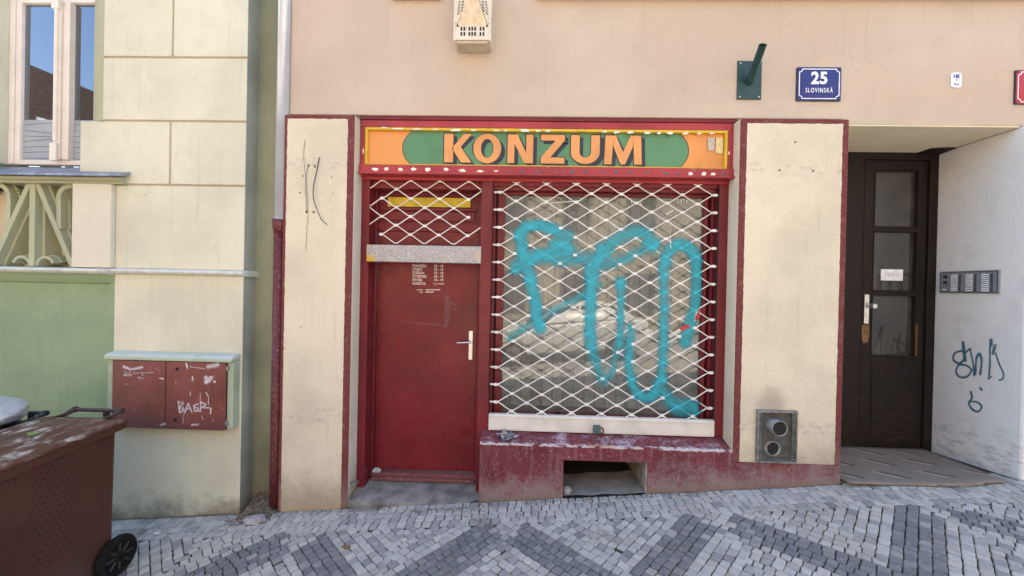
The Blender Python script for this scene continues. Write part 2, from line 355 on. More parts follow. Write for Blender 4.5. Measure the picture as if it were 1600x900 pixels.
for sgn in (1, -1):
    ux, uy = (s2, -s2) if sgn == 1 else (s2, s2); vx, vy = -uy, ux
    for r in range(-140, 160):
        s = -8+random.uniform(0, .08)
        while s < 9:
            L_ = random.uniform(.050, .070); cx = ux*(s+L_/2)+vx*(r+.5)*W; cy = uy*(s+L_/2)+vy*(r+.5)*W+0.0
            s += L_
            if not (-4.6 < cx < 6 and .9 < cy < BORDER+.012): continue
            sg, d = region(cx, cy)
            half = PER/2; edge = min(d, half-d)
            if sg != sgn and edge > .017: continue
            if sg != sgn and random.random() < .15: continue
            q = cy+d; dark = 2.60 < q < 2.945 and not (sgn == 1 and cy > 2.60 and d < .06+(cy-2.61)*.7) and not (sgn == -1 and cy > 2.66 and d < .09)
            tone = random.gauss(.17, .10) if dark else random.gauss(.70, .17)
            if random.random() < .04: tone = random.uniform(.3, .6)
            jit = {k: (random.uniform(-.003, .003), random.uniform(-.003, .003)) for k in ((-1, -1), (1, -1), (1, 1), (-1, 1))}
            setts(b, cx, cy, ux, uy, L_, W, tone)
y = BORDER+.035
while y < 3.64:
    x = -4.6+random.uniform(0, .08)
    while x < 6:
        L_ = random.uniform(.052, .080); cx = x+L_/2; x += L_
        ok = y < 3.05 or (-2.2 < cx < -2.0 and y < 3.1) or (2.5 < cx < 3.76 and y < 3.2)
        if not ok: continue
        jit = {k: (random.uniform(-.003, .003), random.uniform(-.003, .003)) for k in ((-1, -1), (1, -1), (1, 1), (-1, 1))}
        an = random.uniform(-.04, .04); setts(b, cx, y, math.cos(an), math.sin(an), L_, .069, random.gauss(.68, .12))
    y += .069
struct(b.build('pavement', m_sett, attr='tone'))
b = MB()
def slab(b, x0, x1, y0, y1, dz, n=30, m=0, under=.3):
    for i in range(n):
        xa, xb = x0+(x1-x0)*i/n, x0+(x1-x0)*(i+1)/n
        q = [(xa, y0), (xb, y0), (xb, y1), (xa, y1)]
        b.add([(X, Y, g(X, Y)+dz) for X, Y in q], [(0, 1, 2, 3)], m)
slab(b, -60, 60, -1.2, .2, -.016, 60); struct(b.build('far_pavement', m_far))
b = MB(); slab(b, -60, 60, -6.2, -1.2, -.14, 60); struct(b.build('road', m_far))
b = MB(); slab(b, -60, 60, -8.2, -6.2, -.02, 60); struct(b.build('opposite_pavement', m_far))
b = MB()
for i in range(60):
    xa = -60+2*i
    for ya, yb in ((-1.32, -1.2), (-6.2, -6.08)):
        v = [(X, Y, g(X, Y)+z) for z in (-.16, -.008) for X, Y in ((xa, ya), (xa+1.99, ya), (xa+1.99, yb), (xa, yb))]
        b.add(v, [(0, 3, 2, 1), (4, 5, 6, 7), (0, 1, 5, 4), (1, 2, 6, 5), (2, 3, 7, 6), (3, 0, 4, 7)])
struct(b.build('kerb', m_kerb))
b = MB()
b.add([(x, y, z) for x, y, z in ((-150, -150, -13.5), (150, -150, 9), (150, 150, 9), (-150, 150, -13.5))], [(0, 1, 2, 3)]); struct(b.build('terrain', m_asph, recalc=False))

# ================================================================== beige shop house
house = thing('shop_house', (0, 3.3, 0), 'beige plastered house with maroon shopfront between two cream pillars', 'house')
YP, YW, YS = 3.05, 3.12, 3.20
b = MB()
b.py_([(-1.922, 3.03), (2.459, 3.03), (2.459, 2.987), (9, 2.987), (9, 8), (-1.922, 8)], YW, 3.62)               # upper wall over the shop and the entrance
b.box(-1.922, 9, 3.62, 9, 3.4, 8)                  # body of the upper floors
b.box(-1.922, -1.36, 3.16, 8.9, -.6, 3.03)           # behind left pillar
b.box(1.66, 2.452, 3.21, 3.9, .2, 3.03)              # behind right pillar
b.box(2.452, 3.83, 3.6201, 3.95, 3.0, 3.39)
wall = b.build('wall', m_cream_wall, house, bevel=.006)
b = MB(); b.box(2.462, 3.80, 3.123, 3.72, 2.979, 2.9868); b.build('soffit', plaster('soffit_plaster', c4(.84, .72, .53), 160, .001, .06), house)
b = MB(); b.box(-1.92, -1.352, YP, 3.36, -.45, 3.0); b.build('pillar', m_pillL, house, bevel=.012)
b = MB(); b.box(1.643, 2.46, YP, 3.36, .352, 3.0); lab(b.build('pillar', m_pillR, house, bevel=.010), 'cream pillar with flue outlet low down')
# string course above the picture
b = MB(); b.box(.05, 9, 3.05, 3.118, 3.95, 4.1); b.box(-1.1, -.70, 3.06, 3.118, 3.945, 4.0); b.build('string_course', plaster('peach_plaster', c4(.62, .38, .24), 160, .001, .06), house, bevel=.01)
# plinth with the cellar opening
b = MB(); xa, xb = .345, .998; zt = .325
top = [(YP, .438), (3.30, .515), (3.30, -.4), (YP, -.4)]
b.px_(top, -.311, xa)
b.px_([(YP, zt), (YP, .436), (3.30, .513), (3.30, zt)], xa, xb)
b.px_([(YP, -.4), (YP, .434), (3.30, .511), (3.30, -.4)], xb, 1.6425)
b.box(1.6425, 2.458, YP, 3.34, -.2, .3517)
b.build('plinth', m_plinth, house)
# cellar opening: dark box with a plastered floor
b = MB()
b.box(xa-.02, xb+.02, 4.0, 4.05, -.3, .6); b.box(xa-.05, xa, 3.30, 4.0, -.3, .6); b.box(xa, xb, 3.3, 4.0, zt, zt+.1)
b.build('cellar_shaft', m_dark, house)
b = MB(); b.box(xb, xb+.08, 3.301, 4.0, -.3, .5); b.box(xb-.012, xb-.001, YP+.012, 3.9, .05, zt-.002); b.build('reveal', simple('worn_stone', c4(.34, .3, .24), .95, 0, .3, 14, .01, 30), house)
b = MB()
for i in range(10):
    for j in range(8):
        pass
n1, n2 = 14, 12; o = {}
for j in range(n2+1):
    for i in range(n1+1):
        x = xa+.001+(xb-xa-.014)*i/n1; yy = YP+.01+.36*j/n2; z = g(x, YP)+.006+.010*mnoise.noise(Vector((x*9, yy*9, 0)))
        o[i, j] = len(b.v); b.v.append((x, yy, z)); b.a.append(0)
for j in range(n2):
    for i in range(n1): b.f.append((o[i, j], o[i+1, j], o[i+1, j+1], o[i, j+1])); b.m.append(0)
b.build('shaft_floor', simple('dusty_mortar', c4(.26, .235, .20), .95, 0, .25, 6, .006, 60), house, smooth=True, recalc=False)
# door step
b = MB()
b.px_([(3.045, -.5), (3.045, -.052), (3.13, -.03), (3.40, -.008), (3.40, -.5)], -1.35, -.312)
b.px_([(2.99, -.5), (2.99, -.125), (3.002, -.095), (3.044, -.088), (3.044, -.5)], -1.33, -.32)
st = b.build('doorstep', m_concrete, house, bevel=.008)
# right-hand reveal wall of the entrance
m_stucco = plaster('white_stucco', c4(.80, .79, .78), 260, .0015, .06, .10, None, coarse=55, scuff=.5)
b = MB(); b.box(3.80, 9, YP, 4.2, -.1, 2.985); b.build('reveal_wall', m_stucco, house, bevel=.02)
m_shaft = simple('entrance_floor', c4(.25, .22, .2), .9)
# ---- shopfront woodwork (posts, head rail)
b = MB()
b.box(-1.352, -1.285, YS, 3.38, -.06, 3.02)                 # left post
b.box(-.356, -.262, YS, 3.38, -.05, 2.60)                    # middle post
b.box(1.568, 1.645, YS, 3.38, .49, 3.02)                     # right post
b.box(-1.285, 1.568, 3.245, 3.38, 2.47, 3.02)                 # head boards
b.box(-.262, 1.568, 3.225, 3.245, 2.50, 2.62)
b.box(-1.285, -.356, 3.225, 3.245, 2.53, 2.62)
b.build('shopfront_frame', m_maroon, house, bevel=.004)
b = MB()
gz0, gz1 = .60, 2.445; gx0, gx1 = -.165, 1.502
b.box(-.225, gx0, 3.30, 3.36, .55, 2.47); b.box(gx1, 1.530, 3.30, 3.36, .55, 2.47)
b.box(gx0, gx1, 3.30, 3.36, gz1, 2.47); b.box(gx0, gx1, 3.29, 3.36, .52, gz0)
for x in (-.262, 1.545): b.box(x, x+.022, 3.27, 3.37, .51, 2.47)
win = b.build('shop_window', m_maroon, house, bevel=.004)
b = MB(); b.box(-.240, -.225, 3.34, 3.37, .5, 2.47); b.box(1.530, 1.545, 3.34, 3.37, .5, 2.47); b.each('groove', m_groove, win)  # groove backs coloured dark for the shade in the gaps
b = MB(); b.box(gx0, gx1, 3.332, 3.338, gz0, gz1); b.build('pane', glass('shop_glass', (.95, .97, .97), 1.5, .20, c4(.36, .38, .385), wav=.00006), win)
# blind behind the glass: tall grey board strips leaning together
M = NM('blind_strips'); X, Y, Z = M.xyz(); st = M.m('FLOOR', M.m('DIVIDE', M.m('ADD', X, M.m('MULTIPLY', M.noise(2, 2), .01)), .092))
wn = M.n.new('ShaderNodeTexWhiteNoise'); wn.noise_dimensions = '1D'; M.L(st, wn.inputs['W'])
c = M.mix(wn.outputs['Value'], c4(.20, .205, .20), c4(.32, .32, .31)); c = M.mix(M.m('MULTIPLY', M.ramp(M.noise(2.5, 5, .7), .45, .7), .35), c, c4(.34, .325, .295))
c = M.mix(M.ramp(M.noise(1, 5, .7, M.vscale(16, 1, 1.2)), .52, .72, 0, .5), c, c4(.12, .12, .11))
fr_ = M.m('FRACT', M.m('DIVIDE', X, .092)); c = M.mix(M.m('MULTIPLY', M.m('LESS_THAN', fr_, .07), .6), c, c4(.06, .06, .055))
m_blind = M.fin(c, .8, M.bump(M.noise(1, 3, .5, M.vscale(40, 1, 3)), .002, .5))
b = MB(); x = gx0-.02
while x < 1.30:
    y0 = 3.43+random.uniform(-.003, .003); t = random.uniform(-.006, .010)
    b.add([(x, y0, .63), (x+.087, y0+t, .63), (x+.087, y0+t, 2.5), (x, y0, 2.5), (x, y0+.004, .63), (x+.087, y0+t+.004, .63), (x+.087, y0+t+.004, 2.5), (x, y0+.004, 2.5)],
          [(0, 1, 2, 3), (7, 6, 5, 4), (0, 4, 5, 1), (1, 5, 6, 2), (2, 6, 7, 3), (3, 7, 4, 0)]); x += .092
b.build('blind', m_blind, win)
b = MB(); b.box(1.34, 1.56, 3.50, 3.51, .62, 2.6); b.build('side_board', simple('pale_board', c4(.40, .41, .41), .7), win)
b = MB(); b.box(-.3, 1.62, 3.365, 3.60, .54, .625); b.build('window_board', simple('purple_board', c4(.17, .105, .13), .4), win, bevel=.004)
b = MB(); b.box(-.33, 1.64, 3.375, 3.378+.0, 2.47, 2.6)
b.box(-.34, 1.66, 3.9, 3.95, .3, 2.9); b.box(-.345, -.34, 3.38, 3.9, .3, 2.9); b.box(1.64, 1.645, 3.38, 3.9, .3, 2.9); b.box(-.34, 1.64, 3.38, 3.9, 2.75, 2.76)
b.build('shop_room', simple('room_paint', c4(.2, .18, .16), .8), win)

# ---- graffiti strokes, in photo pixels traced on the glass
G = [  # points, radius px, strength
 ([(813, 365), (818, 400), (827, 430), (834, 462), (839, 490), (844, 513)], 9.5, 1.0),
 ([(811, 372), (824, 354), (850, 354), (868, 360)], 9, 1.0), ([(862, 358), (886, 370)], 11, .75), ([(872, 384), (884, 390)], 14, 1.0), ([(884, 388), (862, 397), (830, 404), (808, 417)], 11.5, 1.0),
 ([(840, 396), (860, 398)], 9, .8), ([(870, 366), (893, 384), (905, 402)], 10, .5), ([(850, 404), (890, 407), (925, 402)], 11, .66),
 ([(944, 392), (932, 410), (925, 424)], 13, 1.0), ([(925, 424), (924, 462), (922, 507), (924, 543)], 9.5, .95), ([(924, 543), (934, 575), (944, 594)], 10, .62),
 ([(936, 402), (952, 384), (970, 371), (994, 362), (1012, 368)], 12, .75), ([(1014, 378), (1020, 383)], 12, 1.0), ([(945, 416), (976, 404), (1006, 390)], 10, .62),
 ([(797, 527), (825, 510), (870, 483), (918, 457), (936, 444)], 7.5, .6),
 ([(970, 441), (970, 448)], 9, .95), ([(970, 444), (970, 507), (967, 540)], 7, .8), ([(967, 540), (958, 575), (944, 598)], 9, .55),
 ([(986, 512), (983, 552), (985, 590), (995, 614)], 7.5, .8), ([(995, 614), (1008, 621), (1021, 616), (1033, 592)], 8.5, .95), ([(1033, 592), (1037, 540), (1037, 470), (1037, 417)], 8, .82), ([(1037, 417), (1046, 391), (1066, 382), (1084, 396), (1088, 415)], 9.5, 1.0), ([(1088, 415), (1089, 445), (1086, 484)], 8.5, 1.0), ([(1084, 484), (1078, 510), (1070, 536)], 9, .95),
 ([(1036, 610), (1048, 628), (1062, 638)], 12, .7), ([(1060, 636), (1086, 638)], 13, .85), ([(1062, 645), (1070, 650)], 8, .7)]
def smooth_strokes(S, n=5):
    return [([(v.x, v.y) for v in smooth_pts([(p[0], p[1], 0) for p in pts], n)] if len(pts) > 2 else pts, r_, s_) for pts, r_, s_ in S]
def dens(P, strokes, soft=.55):
    best = 0; jt = mnoise.noise(Vector((P[0]*.07, P[1]*.07, 0)))*.22
    for pts, r, s_ in strokes:
        for (ax, ay), (bx, by) in zip(pts, pts[1:]):
            dx, dy = bx-ax, by-ay; l2 = dx*dx+dy*dy or 1e-9; t = max(0, min(1, ((P[0]-ax)*dx+(P[1]-ay)*dy)/l2))
            d = math.hypot(P[0]-ax-dx*t, P[1]-ay-dy*t)/r+jt
            v = s_*max(0, min(1, (1+soft-d)/(2*soft)))
            if v > best: best = v
    return best
G = smooth_strokes(G, 3)
def spray(strokes, mapf, step, name, mat, parent, soft=.55):
    """sheet of small cells wherever paint landed; the density is kept per vertex"""
    cells = {}; xs_ = [p[0] for s_ in strokes for p in s_[0]]; ys_ = [p[1] for s_ in strokes for p in s_[0]]; pad = max(s_[1] for s_ in strokes)*1.8
    x0, y0 = min(xs_)-pad, min(ys_)-pad; nx = int((max(xs_)+pad-x0)/step)+2; ny = int((max(ys_)+pad-y0)/step)+2
    D = [[dens((x0+i*step, y0+j*step), strokes, soft) for i in range(nx)] for j in range(ny)]
    b = MB(); idx = {}
    def vid_(i, j):
        if (i, j) not in idx: idx[i, j] = len(b.v); b.v.append(mapf(x0+i*step, y0+j*step)); b.a.append(D[j][i])
        return idx[i, j]
    for j in range(ny-1):
        for i in range(nx-1):
            if max(D[j][i], D[j+1][i], D[j][i+1], D[j+1][i+1]) > .02:
                b.f.append((vid_(i, j), vid_(i+1, j), vid_(i+1, j+1), vid_(i, j+1))); b.m.append(0)
    return b.build(name, mat, parent, attr='paint', recalc=False)
def on_glass(px, py): X, Z = at(px, py, 3.33); return (X, 3.3285, Z)
lab(spray(G, on_glass, 2.0, 'graffiti', m_turq, win, .75), 'turquoise sprayed scrawl')
# smears and tape on the glass
def streak(b, px0, py0, px1, py1, wpx, Y, yo):
    (xa_, za_), (xb_, zb_) = at(px0, py0, Y), at(px1, py1, Y); k = wpx*Y/F/2; d = Vector((xb_-xa_, zb_-za_)).normalized(); nx, nz = -d.y*k, d.x*k
    b.add([(xa_+nx, yo, za_+nz), (xa_-nx, yo, za_-nz), (xb_-nx, yo, zb_-nz), (xb_+nx, yo, zb_+nz)], [(0, 1, 2, 3)])
b = MB()
for q in [(1046, 360, 1048, 388, 1), (1040, 336, 1052, 328, 2), (850, 318, 905, 314, 1.5), (1000, 316, 1003, 322, 1), (1058, 310, 1060, 318, 1), (1062, 309, 1065, 318, 1), (1066, 309, 1069, 317, 1), (985, 310, 987, 318, 1), (1072, 312, 1073, 318, 1)]:
    streak(b, *q, 3.33, 3.3268)
b.each('tape_scrap', simple('tape', c4(.7, .7, .68), .6), win)
b = MB()
for q, m in [((1045, 526, 1063, 515, 5), 0), ((1063, 515, 1077, 508, 6), 1), ((1088, 500, 1095, 482, 6), 1), ((1085, 502, 1089, 484, 2), 0)]:
    n0 = len(b.f); streak(b, *q, 3.33, 3.3262); b.m[n0:] = [m]*(len(b.f)-n0)
b.each('reflection_strip', [m_white, simple('red_reflection', c4(.55, .04, .05), .4)], win)  # red and white strips paint a reflection of the street on the glass
b = MB()      # pale round patches painting a street reflection just behind the glass
for (px, py, r) in ((995, 512, .045), (1012, 520, .05), (980, 508, .03)):
    X, Z = at(px, py, 3.37); n = 10
    vs_ = [(X, 3.352, Z)]+[(X+r*1.3*math.cos(k*2*math.pi/n)*random.uniform(.6, 1), 3.36+random.uniform(0, .02), Z+r*.7*math.sin(k*2*math.pi/n)*random.uniform(.6, 1)) for k in range(n)]
    b.add(vs_, [(0, k+1, (k+1) % n+1) for k in range(n)])
b.each('reflection_patch', simple('pale_reflection', c4(.62, .66, .72), .12), win)

# ---- shop door
b = MB(); dx0, dx1 = -1.262, -.39
b.box(dx0, dx1, 3.36, 3.40, .062, 2.13)
sdoor = lab(b.build('shop_door', m_door, house, bevel=.003), 'glossy maroon shop door with white opening hours')
b = MB(); b.box(-1.285, dx0-.004, 3.33, 3.44, .0, 2.5); b.box(dx1+.004, -.356, 3.33, 3.44, .0, 2.5)
b.box(dx0-.004, dx1+.004, 3.345, 3.44, 2.13, 2.20); b.box(-1.30, -.35, 3.39, 3.45, 2.2, 2.55)
b.box(-1.24, -.41, 3.365, 3.39, 2.312, 2.338); b.box(-1.22, -.43, 3.37, 3.39, 2.225, 2.30); b.box(-1.19, -.45, 3.375, 3.39, 2.445, 2.53)
b.build('door_frame', m_maroon, house, bevel=.003)
b = MB(); b.box(-1.275, -.368, 3.31, 3.42, -.004, .052); b.box(-1.262, -.385, 3.29, 3.309, -.008, .02); b.build('threshold', maroon_paint('threshold_paint', c4(.16, .05, .055), .6, .6, .8), house, bevel=.004)
b = MB(); b.box(-1.19, -.468, 3.368, 3.374, 2.345, 2.425); lab(b.build('transom_panel', simple('yellow_board', c4(.55, .40, .03), .6, 0, .2, 12), house), 'yellow board behind the grille')
b = MB(); X, Z = -.440, 1.155
b.box(X-.017, X+.017, 3.352, 3.36, Z-.125, Z+.125); b.tube([(X, 3.352, Z+.03), (X, 3.315, Z+.03)], .010, 10)
b.tube([(X+.008, 3.315, Z+.032), (X-.055, 3.313, Z+.028), (X-.115, 3.318, Z+.024)], [.009, .009, .0075], 8); b.tube([(X, 3.353, Z-.06), (X, 3.349, Z-.06)], .007, 10)
b.build('door_handle', m_steel, sdoor, smooth=False, bevel=.002)
m_ink = simple('white_lettering', c4(.72, .66, .62), .6)
rows = ['PONDĚLÍ', 'ÚTERÝ', 'STŘEDA', 'ČTVRTEK', 'PÁTEK', 'SOBOTA']; hrs = ['10 - 18', '10 - 18', '10 - 18', '10 - 19', '10 - 19', '']
for i, (a_, h_) in enumerate(zip(rows, hrs)):
    X, Z = at(644.5, 415.5+5.5*i, 3.36); text(a_, .030, (X, 3.3585, Z), m_ink, 'lettering', sdoor, .0006, .98, .0003, align='LEFT')
    if h_: X, Z = at(678, 415.5+5.5*i, 3.36); text(h_, .030, (X, 3.3585, Z), m_ink, 'lettering', sdoor, .0006, .95, .0003, align='LEFT')
b = MB()
def dashes(b, px0, px1, py, h):
    x = px0
    while x < px1:
        w_ = random.uniform(.7, 1.6); (xa_, z_), (xb_, _) = at(x, py, 3.36), at(min(px1, x+w_), py, 3.36); k = h*random.uniform(.6, 1)*3.36/F/2
        b.add([(xa_, 3.3585, z_-k), (xb_, 3.3585, z_-k), (xb_, 3.3585, z_+k), (xa_, 3.3585, z_+k)], [(0, 1, 2, 3)]); x += w_+random.uniform(.2, .5)
for q_ in ((677.5, 694, 443.5, 1.6), (651, 661, 452.8, 1.3), (665, 688, 452.8, 1.8), (656, 661, 456.3, 1.5), (665, 678, 456.3, 1.8)):
    b = MB(); dashes(b, *q_); b.build('small_print', m_ink, sdoor, recalc=False)
TAPE = [([(629, 502), (660, 506), (697, 508)], 1.6, .42), ([(697, 508), (699, 485), (697, 465)], 4.5, .42), ([(697, 470), (711, 476), (711, 484)], 2.5, .4), ([(625, 505), (632, 500)], 3, .3), ([(680, 461), (697, 462)], .9, .35)]
def on_door(px, py): X, Z = at(px, py, 3.36); return (X, 3.3582, Z)
spray(TAPE, on_door, 1.0, 'tape_residue', paint_film('tape_residue', c4(.34, .16, .16), .7, 1.1, gscale=220), sdoor, .35)

# ---- roller grilles
def lattice(b, cx, z0, W2, H, rows_, ncol, xl, xr, Y, r=.0042, ends=None, top_clip=None):
    """zigzag rods: rod k swings between node rows k and k+1; cx, W2 = half period"""
    fl = .011
    for k in range(rows_):
        zt_, zb_ = z0-k*H/2, z0-(k+1)*H/2
        path = []
        j0 = math.ceil((xl-cx)/W2-.001); j1 = math.floor((xr-cx)/W2+.001)
        for j in range(j0, j1+1):
            x = cx+j*W2; even = (j+k) % 2 == 0; zz = zt_ if even else zb_; o_ = -.0035 if even else .0035
            path += [(x-fl, Y, zz+o_), (x+fl, Y, zz+o_)]
        path = [p for p in path if xl-.03 < p[0] < xr+.03]
        if ends:
            if path[0][2] > zt_-.01: path = [(ends[0], Y, zt_-.0035)]+path
            elif path[0][2] < zb_+.01: path = [(ends[0], Y, zb_+.0035)]+path
            if path[-1][2] > zt_-.01: path = path+[(ends[1], Y, zt_-.0035)]
            elif path[-1][2] < zb_+.01: path = path+[(ends[1], Y, zb_+.0035)]
        b.append([Vector((p[0]+random.uniform(-.0015, .0015), p[1]+random.uniform(-.003, .003), p[2]+random.uniform(-.0015, .0015))) for p in path])
def node_list(cx, z0, W2, H, rows_, xl, xr):
    out = []
    for k in range(1, rows_):
        for j in range(math.ceil((xl-cx)/W2-.001), math.floor((xr-cx)/W2+.001)+1):
            if (j+k) % 2 == 0: out.append((cx+j*W2, z0-k*H/2))
    return out
def to_px(X, Y, Z):
    p = MR.to_3x3().transposed() @ Vector((X, Y, Z-ZC)); return 800-F*p.x/p.z, 450+F*p.y/p.z
def build_lattice(paths, nodes, Y, parent, graffiti=None):
    b = MB(); r = .0046
    for pts in paths:
        for a_, c_ in zip(pts, pts[1:]):
            n = max(1, int((c_-a_).length/.03))
            for i in range(n):
                p, q = a_.lerp(c_, i/n), a_.lerp(c_, (i+1)/n); m = 0
                if graffiti:
                    mid = (p+q)/2; d_ = dens(to_px(*mid), graffiti)
                    m = 1 if d_ > .45 else 0
                b.tube([p, q], r, 6, m, caps=True)
    for x, z in nodes:
        m = 1 if graffiti and dens(to_px(x, Y, z), graffiti) > .72 else 0
        dxj, dzj = random.uniform(-.002, .002), random.uniform(-.0015, .0015)
        b.box(x-.014+dxj, x+.014+dxj, Y-.008, Y+.007, z-.0105+dzj, z+.0105+dzj, m)
    return b.build('lattice', [m_lattice, m_latturq], parent, smooth=False)
# window grille
wg = thing('window_grille', (.65, 3.2, .48), 'white diamond lattice roller grille closed over the wide shop window', 'roller grille')
W2 = .1226; H = .1438; cxw, zt0 = -.071, 2.443+.0719*3
paths = []
rows_w = 28
lattice(paths, cxw, zt0, W2, H, rows_w+1, 0, -.195, 1.545, 3.21, ends=(-.255, 1.562))
for p in paths: p.sort(key=lambda q: q.x)
nodes = node_list(cxw, zt0, W2, H, rows_w+1, -.2, 1.55)
nodes = [(x+(.0 if x > -.15 and x < 1.5 else (-.012 if x < 0 else .015)), z) for x, z in nodes]
lt = build_lattice(paths, nodes, 3.21, wg, G)
zb = zt0-(rows_w+1)*H/2
b = MB(); b.px_([(3.185, .492), (3.185, .615), (3.192, .622), (3.228, .622), (3.228, .49)], -.258, 1.566); b.box(-.256, 1.564, 3.178, 3.1849, .60, .612); b.box(-.256, 1.564, 3.1815, 3.1849, .505, .510)
m_rail = simple('rail_enamel', c4(.66, .62, .56), .45, 0, .12, 5, .0006, 60)
b.build('bottom_rail', m_rail, wg, bevel=.002)
b = MB(); b.box(-.2615, -.2585, 3.19, 3.24, .55, 2.5); b.box(1.5645, 1.5675, 3.19, 3.24, .55, 2.5); b.each('guide_rail', m_groove, wg)
# door grille
dg_ = thing('door_grille', (-.82, 3.2, 1.85), 'white diamond lattice roller grille pulled halfway down over the maroon shop door', 'roller grille')
W2d = .1200; Hd = .1490; cxd, ztd = -1.182, 2.529+.0745*2
paths = []; lattice(paths, cxd, ztd, W2d, Hd, 9, 0, -1.29, -.35, 3.21, ends=None)
for p in paths:
    p[:] = [q for q in p if -1.284 < q.x < -.357]
    # run the rods to the guides
    for e, xe in ((0, -1.283), (-1, -.358)):
        q = p[e]; sl_ = Hd/2/(W2d-.022)
        k = p[1] if e == 0 else p[-2]
        dirz = 1 if q.z < k.z else -1
        if abs(q.z-k.z) < .001:      # at a flat
            zt_ = [z for z in (q.z,)][0]; up = (sum(v.z for v in p)/len(p)) > q.z
            q2 = Vector((xe, q.y, q.z+(1 if up else -1)*abs(q.x-xe)*sl_*.95)); (p.insert(0, q2) if e == 0 else p.append(q2))
nodes = node_list(cxd, ztd, W2d, Hd, 9, -1.25, -.40)
build_lattice(paths, nodes, 3.21, dg_)
M = NM('worn_rail'); c = M.mix(M.ramp(M.noise(160, 4, .8), .42, .62), c4(.25, .24, .23), c4(.62, .56, .54)); c = M.mix(M.ramp(M.noise(7, 4), .56, .66, 0, .5), c, c4(.6, .42, .3))
X, Y, Z = M.xyz(); k = M.m('MULTIPLY', M.ramp(X, -1.20, -1.25), M.ramp(M.m('ADD', Z, M.m('MULTIPLY', M.noise(20, 3), .06)), 1.95, 1.91)); c = M.mix(k, c, c4(.6, .35, .05)); m_worn = M.fin(c, .6)
b = MB(); b.px_([(3.178, 1.853), (3.178, 1.985), (3.184, 1.992), (3.222, 1.992), (3.222, 1.851)], -1.292, -.348); b.box(-1.29, -.35, 3.172, 3.1779, 1.853, 1.860); b.build('bottom_rail', m_worn, dg_, bevel=.002)

# ---- shop sign
sg = thing('shop_sign', (.16, 3.15, 2.55), 'long orange and green shop sign reading KONZUM in a red box', 'shop sign')
b = MB(); s0, s1 = -1.345, 1.655
b.box(s0, s1, 3.145, 3.243, 2.945, 3.000); b.box(s0, s1, 3.128, 3.243, 2.574, 2.636); b.box(s0, -1.312, 3.145, 3.243, 2.636, 2.945); b.box(1.602, s1, 3.145, 3.243, 2.636, 2.945)
b.box(s0, s1, 3.110, 3.243, 2.556, 2.5739)
b.box(s0, s1, 3.19, 3.243, 2.53, 2.5559)
b.build('sign_box', m_signred, sg, bevel=.004)
b = MB(); b.box(s0, s1, 3.135, 3.2, 3.001, 3.0285); b.build('top_moulding', m_maroon, sg, bevel=.002)
m_yel = simple('yellow_paint', c4(.62, .40, .035), .5, 0, .15, 20)
b = MB(); t = .022
b.box(-1.312, 1.602, 3.150, 3.20, 2.945-t, 2.9449); b.box(-1.312, 1.602, 3.150, 3.20, 2.6361, 2.650); b.box(-1.312, -1.312+t, 3.151, 3.20, 2.6501, 2.945-t); b.box(1.602-t, 1.602, 3.151, 3.20, 2.6501, 2.945-t)
b.build('yellow_frame', m_yel, sg, bevel=.003)
def board(name, col, scr=c4(.3, .25, .2)):
    M = NM(name); c = M.mix(M.ramp(M.noise(3, 5), .35, .7), dk(col, 1.08), dk(col, .85)); c = M.mix(M.m('MULTIPLY', M.ramp(M.noise(1, 5, .75, M.vscale(120, 120, 30)), .60, .72), .5), c, scr); return M.fin(c, .45)
m_or = board('orange_board', c4(.70, .27, .075)); m_gr = board('green_board', c4(.075, .22, .105), c4(.3, .38, .3)); m_sh = board('navy_shadow', c4(.012, .016, .03), c4(.2, .25, .22)); m_let = board('letter_orange', c4(.72, .30, .10))
b = MB(); b.box(-1.29, 1.58, 3.178, 3.19, 2.64, 2.93); b.build('sign_board', m_or, sg)
zl, zh = 2.6505, 2.9225; zm = (zl+zh)/2; hh = (zh-zl)/2
def cap(xt, sgn, sag=.075, extra=0):
    rr = (hh*hh+sag*sag)/(2*sag); out = []
    th = math.asin(min(1, hh/rr))
    for i in range(17):
        a_ = -th+2*th*i/16; out.append((xt+sgn*(-rr+rr*math.cos(a_))+sgn*extra, zm+rr*math.sin(a_)))
    return out
xl_, xr_ = at(629, 233, 3.178)[0], at(1076, 238, 3.178)[0]
pr = cap(xr_, 1); pl = cap(xl_, -1)[::-1]
b = MB(); b.py_(pr+pl, 3.1765, 3.1778); b.build('green_field', m_gr, sg)
b = MB()
for xt, sgn in ((xr_, 1), (xl_, -1)):
    o1, o2 = cap(xt, sgn, extra=.002), cap(xt, sgn, extra=-.004)
    b.py_(o1+o2[::-1], 3.1758, 3.1764)
b.each('outline', m_sh, sg)
